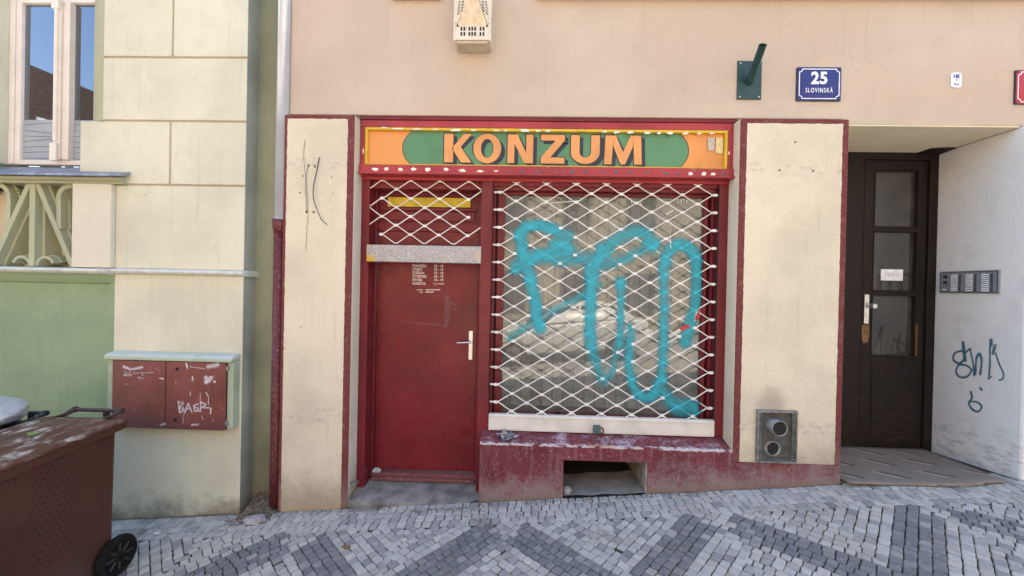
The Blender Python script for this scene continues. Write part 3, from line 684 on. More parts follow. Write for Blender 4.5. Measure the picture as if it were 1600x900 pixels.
def letter(ch):      # polygons in the unit box, (outer, [holes handled as ring strips])
    if ch == 'K': return [[(0, 0), (.33, 0), (.33, 1), (0, 1)], [(.28, .50), (.72, 1), (.98, 1), (.985, .99), (.60, .545), (1.0, 0), (.70, 0), (.62, .0), (.30, .46)]]
    if ch == 'N': return [[(0, 0), (.27, 0), (.27, 1), (0, 1)], [(.73, 0), (1, 0), (1, 1), (.73, 1)], [(.271, .68), (.271, 1), (.38, 1), (.729, .36), (.729, 0), (.66, 0)]]
    if ch == 'Z': return [[(0, .80), (1, .80), (1, 1), (0, 1)], [(0, 0), (1, 0), (1, .21), (0, .21)], [(0, .2099), (.40, .2101), (1, .7999), (.62, .80)]]
    if ch == 'M': return [[(0, 0), (.20, 0), (.24, .999), (.03, 1)], [(.80, 0), (1, 0), (.97, 1), (.76, 1)], [(.24, .62), (.235, 1), (.30, 1), (.5, .42), (.70, 1), (.765, 1), (.76, .62), (.56, 0), (.44, 0)]]
    if ch == 'U':
        def arc(rx, ry, cz, n=12): return [(.5+rx*math.cos(math.pi+math.pi*i/n), cz+ry*math.sin(math.pi+math.pi*i/n)) for i in range(n+1)]
        o_, i_ = arc(.5, .40, .40), arc(.20, .20, .42); out = [[(0, .40), (.3, .42), (.3, 1), (0, 1)], [(.7, .42), (1, .40), (1, 1), (.7, 1)]]
        return out+[[o_[k], o_[k+1], i_[k+1], i_[k]] for k in range(12)]
    if ch == 'O':
        n = 32; e = lambda rx, ry: [(.5+rx*math.cos(2*math.pi*i/n), .5+ry*math.sin(2*math.pi*i/n)) for i in range(n)]
        o_, i_ = e(.5, .52), e(.225, .33); return [[o_[k], o_[(k+1) % n], i_[(k+1) % n], i_[k]] for k in range(n)]
LET = [('K', 694, 737), ('O', 739.5, 783), ('N', 793, 833), ('Z', 845, 882), ('U', 892, 937), ('M', 944, 1003)]
for ch, pa, pb in LET:
    xa_, xb_ = at(pa, 235, 3.175)[0], at(pb, 235, 3.175)[0]; z0_, z1_ = 2.673, 2.905
    for mat_, nm_, ox, oz, ya_, yb_, gr_ in ((m_sh, 'letter_shadow', .026, -.024, 3.1749, 3.1757, .006), (m_sh, 'letter_outline', 0, 0, 3.1738, 3.1746, .010), (m_let, 'letter', 0, 0, 3.1726, 3.1737, 0)):
        b = MB()
        for poly in letter(ch):
            if gr_ and ch not in 'OU':
                cx_ = sum(p[0] for p in poly)/len(poly); cz_ = sum(p[1] for p in poly)/len(poly)
            P2 = [(xa_+u*(xb_-xa_), z0_+v*(z1_-z0_)) for u, v in poly]
            if gr_:
                mx_, mz_ = (xa_+xb_)/2, (z0_+z1_)/2
                if ch in 'OU': P2 = [(mx_+(x-mx_)*(1+(gr_/(xb_-xa_)*(2 if abs(x-mx_) > (xb_-xa_)*.3 else -2.4))), mz_+(z-mz_)*(1+(gr_/(z1_-z0_)*(2 if abs(z-mz_) > (z1_-z0_)*.38 else -1)))) for x, z in P2]
                else:
                    px0 = sum(p[0] for p in P2)/len(P2); pz0 = sum(p[1] for p in P2)/len(P2)
                    P2 = [(x+math.copysign(gr_*.8, x-px0), z+math.copysign(gr_*.8, z-pz0)) for x, z in P2]
            b.py_([(x+ox, max(zl+.001, z+oz)) for x, z in P2], ya_, yb_)
        b.build(nm_, mat_, sg)
# the two little plates and the daubs of filler on the box
b = MB(); xa_, za_ = at(1106, 215, 3.17); xb_, zb_ = at(1116, 235, 3.17); b.box(xa_, xb_, 3.168, 3.1775, zb_, za_); b.build('tag_plate', simple('dull_silver', c4(.42, .38, .34), .35, .6, .3, 60), sg)
b = MB(); xa_, za_ = at(1118.5, 215, 3.17); xb_, zb_ = at(1129, 240, 3.17); b.box(xa_, xb_, 3.168, 3.1775, zb_, za_); b.build('tag_plate', simple('pale_gold', c4(.62, .48, .25), .4, .3, .25, 60), sg)
def blob(b, px, py, rx, ry, Y, m=0, th=.004):
    X, Z = at(px, py, Y); n = 12; k = Y/F
    ring = [(math.cos(2*math.pi*i/n)*k_, math.sin(2*math.pi*i/n)*k_) for i in range(n) for k_ in (random.uniform(.62, 1.15),)]
    vs_ = [(X+u*rx*k, Y-.0005, Z+v*ry*k) for u, v in ring]+[(X+u*rx*k*.6, Y-th, Z+v*ry*k*.6) for u, v in ring]+[(X, Y-th*1.15, Z)]
    b.add(vs_, [(i, (i+1) % n, n+(i+1) % n, n+i) for i in range(n)]+[(n+i, n+(i+1) % n, 2*n) for i in range(n)], m)
b = MB()
for px, py, rx, ry in [(586, 264.5, 5.5, 3), (603.5, 264, 4, 3.3), (625.5, 264.5, 4.7, 3.4), (646, 264.5, 4.5, 3.2), (668.5, 265, 4.2, 3.4), (697, 264.5, 4.7, 2.8), (722, 266.5, 7, 2.4), (751, 267.5, 6.5, 2.2), (775, 267.5, 5, 1.6), (1079, 271.5, 4.5, 3.2), (1099.5, 272, 4, 3.2), (1114.5, 272.5, 4.2, 2.8)]:
    blob(b, px, py, rx, ry, 3.127, 0)
for px, py, rx, ry in [(600, 199.5, 6, 1.2), (622, 201, 12, 1.4), (650, 202, 11, 1.3), (680, 202.5, 6, 1.4), (712, 203.5, 10, 1.8), (740, 203.5, 5, 1.4), (776, 204, 6, 1.4), (790, 204.2, 4, 1.4), (820, 204, 9, 2.2), (841, 204.5, 4, 2), (856, 204.5, 4, 2), (944.5, 206, 5, 1.4), (963, 206.5, 5, 2.1), (985, 206.8, 5.5, 2.2), (1012, 207.5, 6, 1.9), (1029.5, 208, 4, 1.9), (1047, 208, 6, 1.9), (1071, 208.5, 6, 1.7), (1092.5, 208.7, 4.5, 1.4), (1112, 208.5, 5, 1.4), (1139, 239, 1.2, 3.5), (1139, 271, 1.4, 4), (567.5, 236, 1.3, 4), (567, 260, 1.6, 3.5)]:
    blob(b, px, py, rx, ry, 3.144, 0, .003)
b.each('filler_daub', simple('filler_daub', c4(.86, .74, .64), .7), sg)
b = MB()
for px, py, rx, ry in [(793, 268, 3, 2.4), (816, 268.5, 4, 2.2), (842, 268.5, 4.5, 2.6), (870, 269, 3.5, 2.2), (894, 269, 4.5, 2.5), (915, 269, 6, 2.4), (943, 269, 4, 2), (963, 269.5, 4, 2.6), (985, 269.5, 4.5, 2.2), (1011, 270, 5, 2.4), (1041, 271, 6, 2.5), (1059.5, 271.5, 3.5, 2.4), (1130, 272, 4, 2.2)]:
    blob(b, px, py, rx, ry, 3.1275, 0, .0012)
b.each('grey_daub', simple('grey_daub', c4(.13, .09, .12), .7), sg)
# small padlock on the window grille rail and crumpled foil on the sill
pl = thing('padlock', (.70, 3.16, .50), 'small weathered dark green padlock hanging on the white rail of the window grille', 'padlock')
(X, Z) = at(934, 671, 3.165); b = MB(); b.box(X-.036, X+.020, 3.145, 3.176, Z-.030, Z+.034); b.build('lock_body', simple('verdigris', c4(.07, .13, .12), .5, .4, .3, 60), pl, bevel=.006)
b = MB(); b.tube([(X+.018, 3.16, Z+.015), (X+.04, 3.16, Z+.012), (X+.045, 3.16, Z-.01), (X+.042, 3.16, Z-.03), (X+.022, 3.16, Z-.026)], .007, 8); b.build('shackle', m_rust, pl)
def crumple(name, cx, cy, cz, rx, ry, rz, mat, n=2, seed=0, amp=.5):
    import bmesh
    bm = bmesh.new(); bmesh.ops.create_icosphere(bm, subdivisions=n, radius=1)
    for v in bm.verts:
        d = 1+amp*mnoise.noise(v.co*2.3+Vector((seed, seed*2, 0)))+amp*.5*mnoise.noise(v.co*6+Vector((seed, 0, 3)))
        v.co = Vector((v.co.x*rx*d, v.co.y*ry*d, max(-.55, v.co.z)*rz*d))
    me = bpy.data.meshes.new(name); bm.to_mesh(me); bm.free(); me.materials.append(mat)
    o_ = bpy.data.objects.new(name, me); o_.location = (cx, cy, cz); sc.collection.objects.link(o_); return o_
X, Z = at(792, 682, 3.12)
M = NM('foil'); c = M.mix(M.ramp(M.noise(90, 4, .8), .45, .6), c4(.06, .07, .09), c4(.55, .56, .58)); m_foil = M.fin(c, .35, None, .5)
tag(crumple('foil_wrapper', X, 3.12, .477, .065, .045, .028, m_foil, 3, 3, 1.1), 'crumpled grey foil wrapper lying on the left end of the maroon sill', 'litter')

# ================================================================== flue outlet in the right pillar
fl = lab(MB().box(1.835, 2.085, 3.0475, 3.0495, .385, .745).build('flue_outlet', simple('flue_back', c4(.085, .082, .08), .8, .2, .3, 20), house), 'open metal flue box with two round pipe ends')
b = MB(); m_zinc = simple('zinc', c4(.22, .22, .215), .55, .4, .35, 25)
x0_, x1_, z0_, z1_ = 1.812, 2.108, .372, .762
b.box(x0_, x1_, 3.020, 3.047, z1_-.010, z1_+.006); b.box(x0_, x0_+.008, 3.018, 3.047, z0_, z1_-.0101); b.box(x1_-.008, x1_, 3.018, 3.047, z0_, z1_-.0101); b.box(x0_+.0081, x1_-.0081, 3.01, 3.047, z0_, z0_+.012)
for k in range(19):
    z = z0_+.022+.0192*k
    for xx, s_ in ((x0_+.008, 1), (x1_-.008, -1)):
        b.add([(xx, 3.022, z), (xx+s_*.022, 3.022, z+.007), (xx+s_*.022, 3.046, z+.014), (xx, 3.046, z+.007), (xx, 3.022, z+.006), (xx+s_*.022, 3.022, z+.013), (xx+s_*.022, 3.046, z+.02), (xx, 3.046, z+.013)], [(0, 1, 2, 3), (4, 7, 6, 5), (0, 4, 5, 1), (1, 5, 6, 2), (2, 6, 7, 3), (3, 7, 4, 0)])
b.build('flue_casing', m_zinc, fl)
def pipe_end(cx, cz, r, y0, y1, nm):
    b = MB(); n = 28
    rings = [(r, y1), (r, y0), (r-.006, y0), (r-.006, y1)]
    vs_ = [(cx+q*math.cos(2*math.pi*k/n)+(.0 if yy == y1 else .012*(cx < 1.97)), yy, cz+q*math.sin(2*math.pi*k/n)) for q, yy in rings for k in range(n)]
    b.add(vs_, [(i*n+k, i*n+(k+1) % n, (i+1)*n+(k+1) % n, (i+1)*n+k) for i in range(3) for k in range(n)])
    o_ = b.build(nm, m_zinc, fl, smooth=True)
    b = MB(); b.add([(cx+(r-.0065)*math.cos(2*math.pi*k/n)+.012*(cx < 1.97), y0+.006, cz+(r-.006)*math.sin(2*math.pi*k/n)) for k in range(n)], [tuple(range(n))]); b.build('pipe_mouth', m_dark, fl, recalc=False)  # dark disc stands in for the unlit inside of the pipe
X, Z = at(1213, 668, 3.0); pipe_end(X, Z, .058, 2.975, 3.0465, 'upper_pipe')
X, Z = at(1208, 702, 3.03); pipe_end(X, Z, .056, 3.040, 3.0465, 'lower_pipe')

# wires and screw holes on the left pillar
m_wire = simple('wire', c4(.05, .045, .045), .5)
wr = thing('loose_wires', (-1.7, 3.04, 2.4), 'thin loose wires dangling from two screws on the cream left pillar', 'wires')
def wire(pts, r, mat=m_wire, nm='wire'):
    P_ = [(at(px, py, YP)[0], YP-o_, at(px, py, YP)[1]) for px, py, o_ in pts]; MB().tube(smooth_pts(P_), r, 6).build(nm, mat, wr, smooth=True)
wire([(499.5, 246, .004), (496, 268, .012), (492, 292, .02), (493, 312, .03), (500, 330, .04), (507, 345, .04), (515, 352, .035)], .0035)
wire([(477, 219, .004), (475.5, 240, .01), (477, 262, .012), (480, 290, .008), (482, 330, .008), (480, 360, .008), (479, 391, .010)], .0018, simple('pale_wire', c4(.24, .19, .15), .6))
wire([(482, 259, .004), (478, 285, .008), (480, 331, .004)], .0015)
b = MB()
for px, py, r in [(482, 259, 2), (492, 260, 2), (479, 331, 2), (490, 331.5, 2), (473, 275, 1.4), (518, 276, 1.2), (469, 301, 1.4), (520, 302, 1.2), (470, 511, 1)]: blob(b, px, py, r, r*1.2, YP, 0, .002)
for px, py, r in [(1242.5, 222, 2), (1218, 266, 2), (1270.5, 267, 2.0), (1258, 350, .8), (1200, 510, .8)]: blob(b, px, py, r, r, YP, 0, .002)
b.each('screw_hole', simple('hole_brown', c4(.12, .08, .06), .8), house)
# ring bolt low at the door jamb
b = MB(); X, Z = at(556, 752, 3.12); b.tube([(X+.028*math.cos(t_*.524), 3.10+.03*math.sin(t_*.524), Z) for t_ in range(13)], .006, 6); b.build('ring_bolt', m_zinc, house, smooth=True)

# ================================================================== fittings on the upper wall
vent = thing('gas_heater_vent', (-.425, 3.1, 3.52), 'cream pressed metal gas heater cover with dark slots high on the beige wall', 'wall vent')
m_vent = simple('vent_enamel', c4(.66, .58, .46), .4, 0, .08, 12); m_slot = simple('slot', c4(.02, .017, .015), .8)
vx0, vx1, vz0, vz1 = -.567, -.287, 3.545, 4.03
b = MB(); b.box(vx0, vx1, 2.975, 3.119, vz0, vz1); b.box(vx0-.003, vx0+.012, 2.970, 2.9749, vz0-.008, vz1); b.box(vx1-.012, vx1+.003, 2.970, 2.9749, vz0-.008, vz1)
b.build('casing', m_vent, vent, bevel=.005)
b = MB(); b.box(vx0+.02, vx1-.02, 2.985, 3.11, vz0-.02, vz0-.001); b.build('base_tray', simple('tray', c4(.5, .42, .32), .6), vent, bevel=.003)
cxv = (vx0+vx1)/2; b = MB(); zz = vz0+.10; y0 = 2.9745
b.add([(cxv-.112, y0, zz+.01), (cxv+.112, y0, zz+.01), (cxv+.040, y0-.035, zz+.20), (cxv-.040, y0-.035, zz+.20), (cxv-.112, y0, zz), (cxv+.112, y0, zz), (cxv+.04, y0, zz+.21), (cxv-.04, y0, zz+.21)], [(0, 1, 2, 3), (4, 5, 1, 0), (3, 2, 6, 7), (1, 5, 6, 2), (4, 0, 3, 7)])
b.build('hood', simple('hood_enamel', c4(.64, .50, .34), .45), vent, bevel=.003)
b = MB()
for r_ in range(2):
    for x in (-.083, -.060, -.022, 0, .022, .063, .086):
        b.box(cxv+x-.0068, cxv+x+.0068, 2.9735, 2.9752, vz0+.030+.039*r_, vz0+.058+.039*r_)
for s_ in (-1, 1):
    for i in range(5):
        for j in range(2):
            x = cxv+s_*(.108-.026*j-.002*i); z = vz0+.195+.022*i+.022*j
            if abs(x-cxv) < .06 and i < 2: continue
            b.add([(x-s_*-.010, y0-.001, z-.008), (x-s_*.008, y0-.001, z+.007), (x-s_*.008, y0-.001, z+.016), (x+s_*.010, y0-.001, z+.001)], [(0, 1, 2, 3)])
    b.tube([(cxv+s_*.118, y0-.002, zz+.004), (cxv+s_*.048, y0-.002, zz+.20)], .0016, 5)
    b.tube([(cxv+s_*.112, y0-.006, zz+.004), (cxv+s_*.112, y0+.001, zz+.004)], .007, 8)
    b.tube([(cxv+s_*.125, y0-.004, zz+.02), (cxv+s_*.125, y0+.001, zz+.02)], .0035, 8)
b.each('slot', m_slot, vent)

fh = thing('flag_holder', (1.74, 3.12, 3.17), 'dark green steel flag pole socket on a screwed plate above the right pillar', 'flag holder')
m_fh = simple('dark_green_enamel', c4(.012, .045, .042), .35, 0, .2)
b = MB(); b.box(1.643, 1.83, 3.110, 3.1195, 3.172, 3.473); b.build('plate', m_fh, fh, bevel=.003)
b = MB()
for x in (1.663, 1.81):
    for z in (3.192, 3.453): b.tube([(x, 3.106, z), (x, 3.1099, z)], .006, 8)
b.each('screw', m_steel, fh)
Xs, Zs = at(1172, 127, 3.10); Xe, Ze = at(1187, 69, 2.94); n = 18
P0, P1 = Vector((Xs, 3.109, Zs-.005)), Vector((Xe, 2.90, at(1186, 70, 2.90)[1]))
b = MB(); b.tube([P0, P1], .027, n, caps=False); b.tube([P1, P0], .022, n, caps=False); b.build('socket_tube', m_fh, fh, smooth=True)
b = MB(); d = (P1-P0).normalized(); b.tube([P0.lerp(P1, .03), P0.lerp(P1, .05)], .029, 14); b.build('weld_collar', m_fh, fh)

def enamel_sign(name, x0, x1, z0, z1, Y, col, label, cat):
    t_ = thing(name, ((x0+x1)/2, Y, z0), label, cat)
    mb = simple(name+'_enamel', col, .18, 0, .08, 10); mbk = simple(name+'_edge', c4(.03, .03, .05), .4)
    b = MB(); cx_, cz_ = (x0+x1)/2, (z0+z1)/2
    def rr(ins, r, inv=False, n=4):
        out = []; X_, Z_ = (x1-x0)/2-ins, (z1-z0)/2-ins
        for q, (sx, sz) in enumerate(((1, 1), (-1, 1), (-1, -1), (1, -1))):
            pts = []
            for k in range(n+1):
                a_ = math.pi/2*k/n
                if inv: pts.append((X_-r*math.sin(a_), Z_-r*math.cos(a_)))
                else: pts.append((X_-r+r*math.cos(a_), Z_-r+r*math.sin(a_)))
            if q % 2: pts = pts[::-1]
            out += [(cx_+sx*px_, cz_+sz*pz_) for px_, pz_ in pts]
        return out
    b.py_(rr(0, .008), Y-.003, 3.1195); b.build('plate_edge', mbk, t_)
    b = MB(); b.py_(rr(.004, .006), Y-.006, Y-.0031); b.build('plate', mb, t_, bevel=.0015)
    o1, o2 = rr(.014, .024, True), rr(.0205, .022, True); n = len(o1)
    b = MB(); vs_ = [(x, Y-.0072, z) for x, z in o1+o2]; b.add(vs_, [(i, (i+1) % n, n+(i+1) % n, n+i) for i in range(n)]); b.build('border_line', simple('white_glaze', c4(.82, .82, .84), .2), t_, recalc=False)
    b = MB()
    for sx in (-1, 1):
        for sz in (-1, 1): b.tube([(cx_+sx*((x1-x0)/2-.013), Y-.0085, cz_+sz*((z1-z0)/2-.013)), (cx_+sx*((x1-x0)/2-.013), Y-.0061, cz_+sz*((z1-z0)/2-.013))], .0075, 10)
    b.each('screw', mbk, t_)
    return t_
hn = enamel_sign('house_number_sign', 2.098, 2.436, 3.163, 3.426, 3.112, c4(.012, .022, .16), 'blue enamel house number plate reading 25 SLOVINSKÁ', 'house number')
m_glaze = simple('white_glaze_text', c4(.85, .85, .87), .2)
text('25', .128, (2.267, 3.105, 3.335), m_glaze, 'number', hn, .0042, .95, .0006, spacing=1.08)
text('SLOVINSKÁ', .050, (2.267, 3.105, 3.243), m_glaze, 'street_name', hn, .0002, .66, .0006, spacing=1.28)
rs = enamel_sign('red_number_sign', 3.742, 4.08, 3.150, 3.412, 3.112, c4(.42, .012, .02), 'red enamel number plate at the right edge above the white wall', 'house number')
hy = thing('hydrant_sign', (3.307, 3.12, 3.275), 'small white hydrant marker plate lettered HK with rounded ends', 'marker sign')
b = MB(); cx_, cz_ = 3.306, 3.334; pts = []
for s_ in (1, -1):
    for k in range(9): a_ = R(40+100*k/8); pts.append((cx_+s_*.052*math.cos(a_)*.75, cz_+s_*(.030+.030*math.sin(a_))))
pts = [(cx_+.039, cz_+.048), (cx_+.025, cz_+.056), (cx_, cz_+.060), (cx_-.025, cz_+.056), (cx_-.039, cz_+.048), (cx_-.039, cz_-.048), (cx_-.025, cz_-.056), (cx_, cz_-.060), (cx_+.025, cz_-.056), (cx_+.039, cz_-.048)]
b.py_(pts, 3.110, 3.1195); b.build('plate', simple('white_plate', c4(.8, .8, .84), .3), hy, bevel=.002)
m_blue = simple('blue_letters', c4(.03, .045, .25), .4)
text('HK', .040, (cx_, 3.1088, cz_+.026), m_blue, 'lettering', hy, .0014, .9, .0004); text('7', .024, (cx_, 3.1088, cz_-.006), m_blue, 'lettering', hy, .0006, 1, .0004); text('8 m', .022, (cx_, 3.1088, cz_-.034), m_blue, 'lettering', hy, .0008, 1, .0004)

# ================================================================== entrance
M = NM('old_dark_wood'); v = M.vscale(9, 9, 1.0); n1_ = M.noise(6, 6, .7, v); c = M.mix(M.ramp(n1_, .35, .7), c4(.008, .005, .0045), c4(.020, .012, .010))
X, Y, Z = M.xyz(); worn = M.m('MULTIPLY', M.ramp(M.noise(1, 6, .7, M.vscale(6, 6, 40)), .5, .75), M.ramp(Z, .95, .4)); c = M.mix(M.m('MULTIPLY', worn, .7), c, c4(.07, .042, .026)); m_wood = M.fin(c, M.ramp(n1_, .3, .7, .45, .7), M.bump(n1_, .002, .6), spec=.25)
m_barewood = simple('bare_wood', c4(.17, .085, .032), .7, 0, .3, 30)
b = MB(); eY = 3.70
b.box(2.47, 3.135, eY, 3.80, .2, 2.985); b.box(3.722, 3.799, eY, 3.80, .2, 2.985); b.box(3.135, 3.722, eY, 3.80, 2.915, 2.985)
b.add([(3.60, 3.55, 2.984), (3.80, 3.55, 2.984), (3.80, 3.70, 2.984), (3.60, 3.70, 2.984), (3.60, 3.69, 2.962), (3.80, 3.56, 2.972), (3.80, 3.70, 2.962), (3.60, 3.70, 2.962)], [(0, 1, 2, 3), (4, 5, 6, 7), (0, 1, 5, 4), (1, 2, 6, 5), (2, 3, 7, 6), (3, 0, 4, 7)])
b.build('entrance_frame', m_wood, house, bevel=.004)
b = MB(); e0, e1 = 3.150, 3.712; P1x, P2x = 3.245, 3.635
zs = [(2.30, 2.82), (1.71, 2.25), (1.10, 1.655)]
Yd0, Yd1 = 3.715, 3.77
b.box(e0, P1x, Yd0, Yd1, .235, 2.91); b.box(P2x, e1, Yd0, Yd1, .235, 2.91); b.box(P1x, P2x, Yd0, Yd1, 2.82, 2.91); b.box(P1x, P2x, Yd0, Yd1, 2.25, 2.30); b.box(P1x, P2x, Yd0, Yd1, 1.655, 1.71); b.box(P1x, P2x, Yd0, Yd1, .235, 1.10)
for z0_, z1_ in zs:
    b.box(P1x-.008, P1x, Yd0-.006, Yd0-.0001, z0_, z1_); b.box(P1x, P2x, Yd0-.006, Yd0-.0001, z0_-.008, z0_); b.box(P1x, P2x, Yd0-.006, Yd0-.0001, z1_, z1_+.008)
b.box(P1x+.01, P2x-.01, Yd0-.005, Yd0-.0001, .40, 1.0)
ed = lab(b.build('entrance_door', m_wood, house, bevel=.003), 'dark brown wooden entrance door with three glass panes')
b = MB(); b.box(P2x-.001+.004, P2x+.008, 3.70, 3.7149, 1.105, 1.40); b.build('bare_edge', m_barewood, ed)
m_eg = glass('entrance_glass', (.40, .39, .38), 2.2, .22, c4(.24, .22, .20))
for z0_, z1_ in zs:
    b = MB(); b.box(P1x+.0, P2x-.0, 3.752, 3.757, z0_, z1_); b.build('pane', m_eg, ed)
b = MB(); b.box(3.2, 3.7, 3.90, 3.92, .3, 2.9); b.build('lobby_wall', simple('lobby_paint', c4(.25, .22, .19), .9), ed)
b = MB(); b.box(3.345, 3.545, 3.748, 3.7515, 1.80, 1.905); b.build('notice', simple('paper', c4(.75, .76, .78), .7), ed)
b = MB()
for i, z in enumerate((1.868, 1.853, 1.842)):
    x = 3.385+.01*i
    while x < 3.50: w_ = random.uniform(.006, .02); b.add([(x, 3.7475, z-.002), (x+w_, 3.7475, z-.002), (x+w_, 3.7475, z+.0022), (x, 3.7475, z+.0022)], [(0, 1, 2, 3)]); x += w_+.004
b.build('handwriting', simple('grey_ink', c4(.2, .2, .24), .7), ed, recalc=False)
b = MB(); X, Z = 3.188, 1.53; b.box(X-.021, X+.021, 3.705, 3.7149, Z-.135, Z+.135); b.build('handle_plate', m_steel, ed, bevel=.003)
b = MB(); b.tube([(X+.012, 3.705, Z+.03), (X+.014, 3.675, Z+.03), (X+.016, 3.665, Z+.03)], [.012, .012, .024], 14); b.tube([(X+.016, 3.665, Z+.03), (X+.017, 3.64, Z+.03)], [.027, .022], 14); b.build('door_knob', m_steel, ed, smooth=False); b = MB(); b.tube([(X, 3.7045, Z-.06), (X, 3.698, Z-.06)], .012, 10); b.build('lock_cylinder', m_steel, ed)
b = MB(); pts = [(X-.035+.0, Z-.15), (X+.03, Z-.14), (X+.035, Z-.24), (X+.02, Z-.31), (X-.02, Z-.32), (X-.038, Z-.24)]; b.py_(pts, 3.7128, 3.7149); b.build('worn_patch', m_barewood, ed)

ic = thing('intercom_panel', (3.8, 3.4, 1.68), 'grey metal intercom with rows of name tags and buttons on white reveal wall', 'intercom')
ia, ib, iz0, iz1 = 3.215, 3.655, 1.695, 1.885
m_ic = simple('intercom_grey', c4(.25, .275, .31), .4, .2, .1)
b = MB(); b.box(3.785, 3.7995, ia, ib, iz0, iz1); b.build('faceplate', m_ic, ic, bevel=.002)
b = MB(); t_ = .006
for (ya, yb, za, zb2) in ((ia+.004, ib-.004, iz1-.012, iz1-.007), (ia+.004, ib-.004, iz0+.007, iz0+.012), (ia+.004, ia+.009, iz0+.012, iz1-.012), (ib-.009, ib-.004, iz0+.012, iz1-.012)): b.box(3.782, 3.7849, ya, yb, za, zb2)
b.build('rim', simple('rim_dark', c4(.10, .11, .12), .4, .5), ic)
b = MB(); b2 = MB()
for col in range(3):
    y0 = ib-.145-.115*col     # columns from the door side outward
    for r_ in range(9):
        z = iz1-.030-.0165*r_; b.box(3.7825, 3.7849, y0, y0+.052, z-.010, z); b2.box(3.781, 3.7849, y0-.026, y0-.010, z-.0115, z-.001)
for r_ in (0,): b.box(3.7825, 3.7849, ib-.055, ib-.02, iz0+.022, iz0+.033)
b2.box(3.782, 3.7849, ib-.062, ib-.030, iz1-.062, iz1-.034); b2.box(3.782, 3.7849, ib-.062, ib-.030, iz1-.112, iz1-.084)
b.each('name_tag', simple('name_tag', c4(.8, .82, .84), .4), ic); b2.each('button', simple('button', c4(.035, .04, .045), .4), ic)

# tag scribbles on the white wall (traced in photo pixels, laid on the wall plane X = 3.80)
SC = smooth_strokes([([(1503, 548), (1492, 552), (1490, 562), (1499, 568), (1507, 560), (1505, 549)], 1.6, .95), ([(1499, 568), (1494, 580), (1500, 589), (1512, 588), (1518, 578), (1510, 571), (1500, 570)], 1.6, .95),
      ([(1505, 535), (1507, 552), (1508, 563)], 2.6, .9), ([(1508, 552), (1516, 545), (1517, 550), (1521, 570), (1522, 587)], 1.5, .9), ([(1524, 585), (1526, 560), (1531, 553), (1534, 565), (1532, 585)], 2.0, .85),
      ([(1548, 530), (1547, 545), (1547, 570), (1545, 592)], 1.5, .9), ([(1549, 532), (1549, 540)], 3.0, .8), ([(1555, 540), (1552, 552)], 3.0, .75), ([(1556, 552), (1562, 570), (1568, 583), (1567, 592), (1562, 594)], 1.4, .9), ([(1545, 592), (1550, 588)], 1.2, .8),
      ([(1500, 598), (1502, 600)], 3, .3), ([(1532, 606), (1534, 609)], 2, .8), ([(1517, 612), (1519, 622), (1514, 630), (1520, 640), (1529, 643), (1534, 635), (1526, 628), (1516, 628)], 1.7, .85)])
def on_wall(px, py):
    Y_, Z_ = atX(px, py, 3.80); return (3.7985, Y_, Z_)
tg = spray(SC, on_wall, .8, 'graffiti_tag', paint_film('blue_marker', c4(.03, .15, .21), .5, .5), house, .6); lab(tg, 'dark blue scribbled tag on white wall')

# rug in the entrance
rg = []; b = MB(); nx, ny = 30, 14
M = NM('rug_weave'); X, Y, Z = M.xyz(); c = M.mix(M.noise(22, 5, .7), c4(.18, .13, .105), c4(.30, .24, .20)); c = M.mix(M.m('MULTIPLY', M.ramp(M.noise(4, 4), .5, .7), .5), c, c4(.2, .17, .15))
X2 = M.m('MODULO', M.m('ADD', M.m('ADD', X, M.m('MULTIPLY', Y, 1.1)), 10), .34); st1 = M.m('LESS_THAN', X2, .055); Yb = M.m('MODULO', M.m('ADD', Y, 10), .22); st2 = M.m('GREATER_THAN', Yb, .10)
c = M.mix(M.m('MULTIPLY', M.m('MULTIPLY', st1, st2), .75), c, c4(.40, .33, .27)); X3 = M.m('MODULO', M.m('ADD', M.m('ADD', X, M.m('MULTIPLY', Y, 1.1)), 9.95), .34); c = M.mix(M.m('MULTIPLY', M.m('MULTIPLY', M.m('LESS_THAN', X3, .05), st2), .8), c, c4(.11, .055, .045))
m_rug = M.fin(c, .95, M.bump(M.noise(1, 2, .5, M.vscale(300, 120, 1)), .003, .8))
idx = {}
for j in range(ny+1):
    for i in range(nx+1):
        v_ = j/ny; yr = 3.695; yf = 2.985+.02*math.sin(i/nx*7)+(.0 if i > 4 else .0)
        Y_ = yf+(yr-yf)*v_; xl_r, xr_r = 2.475, 3.735+(-.03)*v_-.10*(1-v_); xl_f = 2.475 if Y_ > 3.04 else 2.478
        X_ = xl_f+(xr_r-xl_f)*i/nx
        lift = .006+.010*max(0, mnoise.noise(Vector((X_*3, Y_*3, 1))))+(.030*max(0, 1-i/7)*max(0, 1-v_*3))
        idx[i, j] = len(b.v); b.v.append((X_, Y_, g(X_, Y_)+lift+.004)); b.a.append(0)
for j in range(ny):
    for i in range(nx): b.f.append((idx[i, j], idx[i+1, j], idx[i+1, j+1], idx[i, j+1])); b.m.append(0)
rug = b.build('doormat', m_rug, smooth=True, recalc=False); mo = rug.modifiers.new('t', 'SOLIDIFY'); mo.thickness = .007; mo.offset = 1
tag(rug, 'worn brown patterned rug covering the floor of the entrance recess', 'rug')

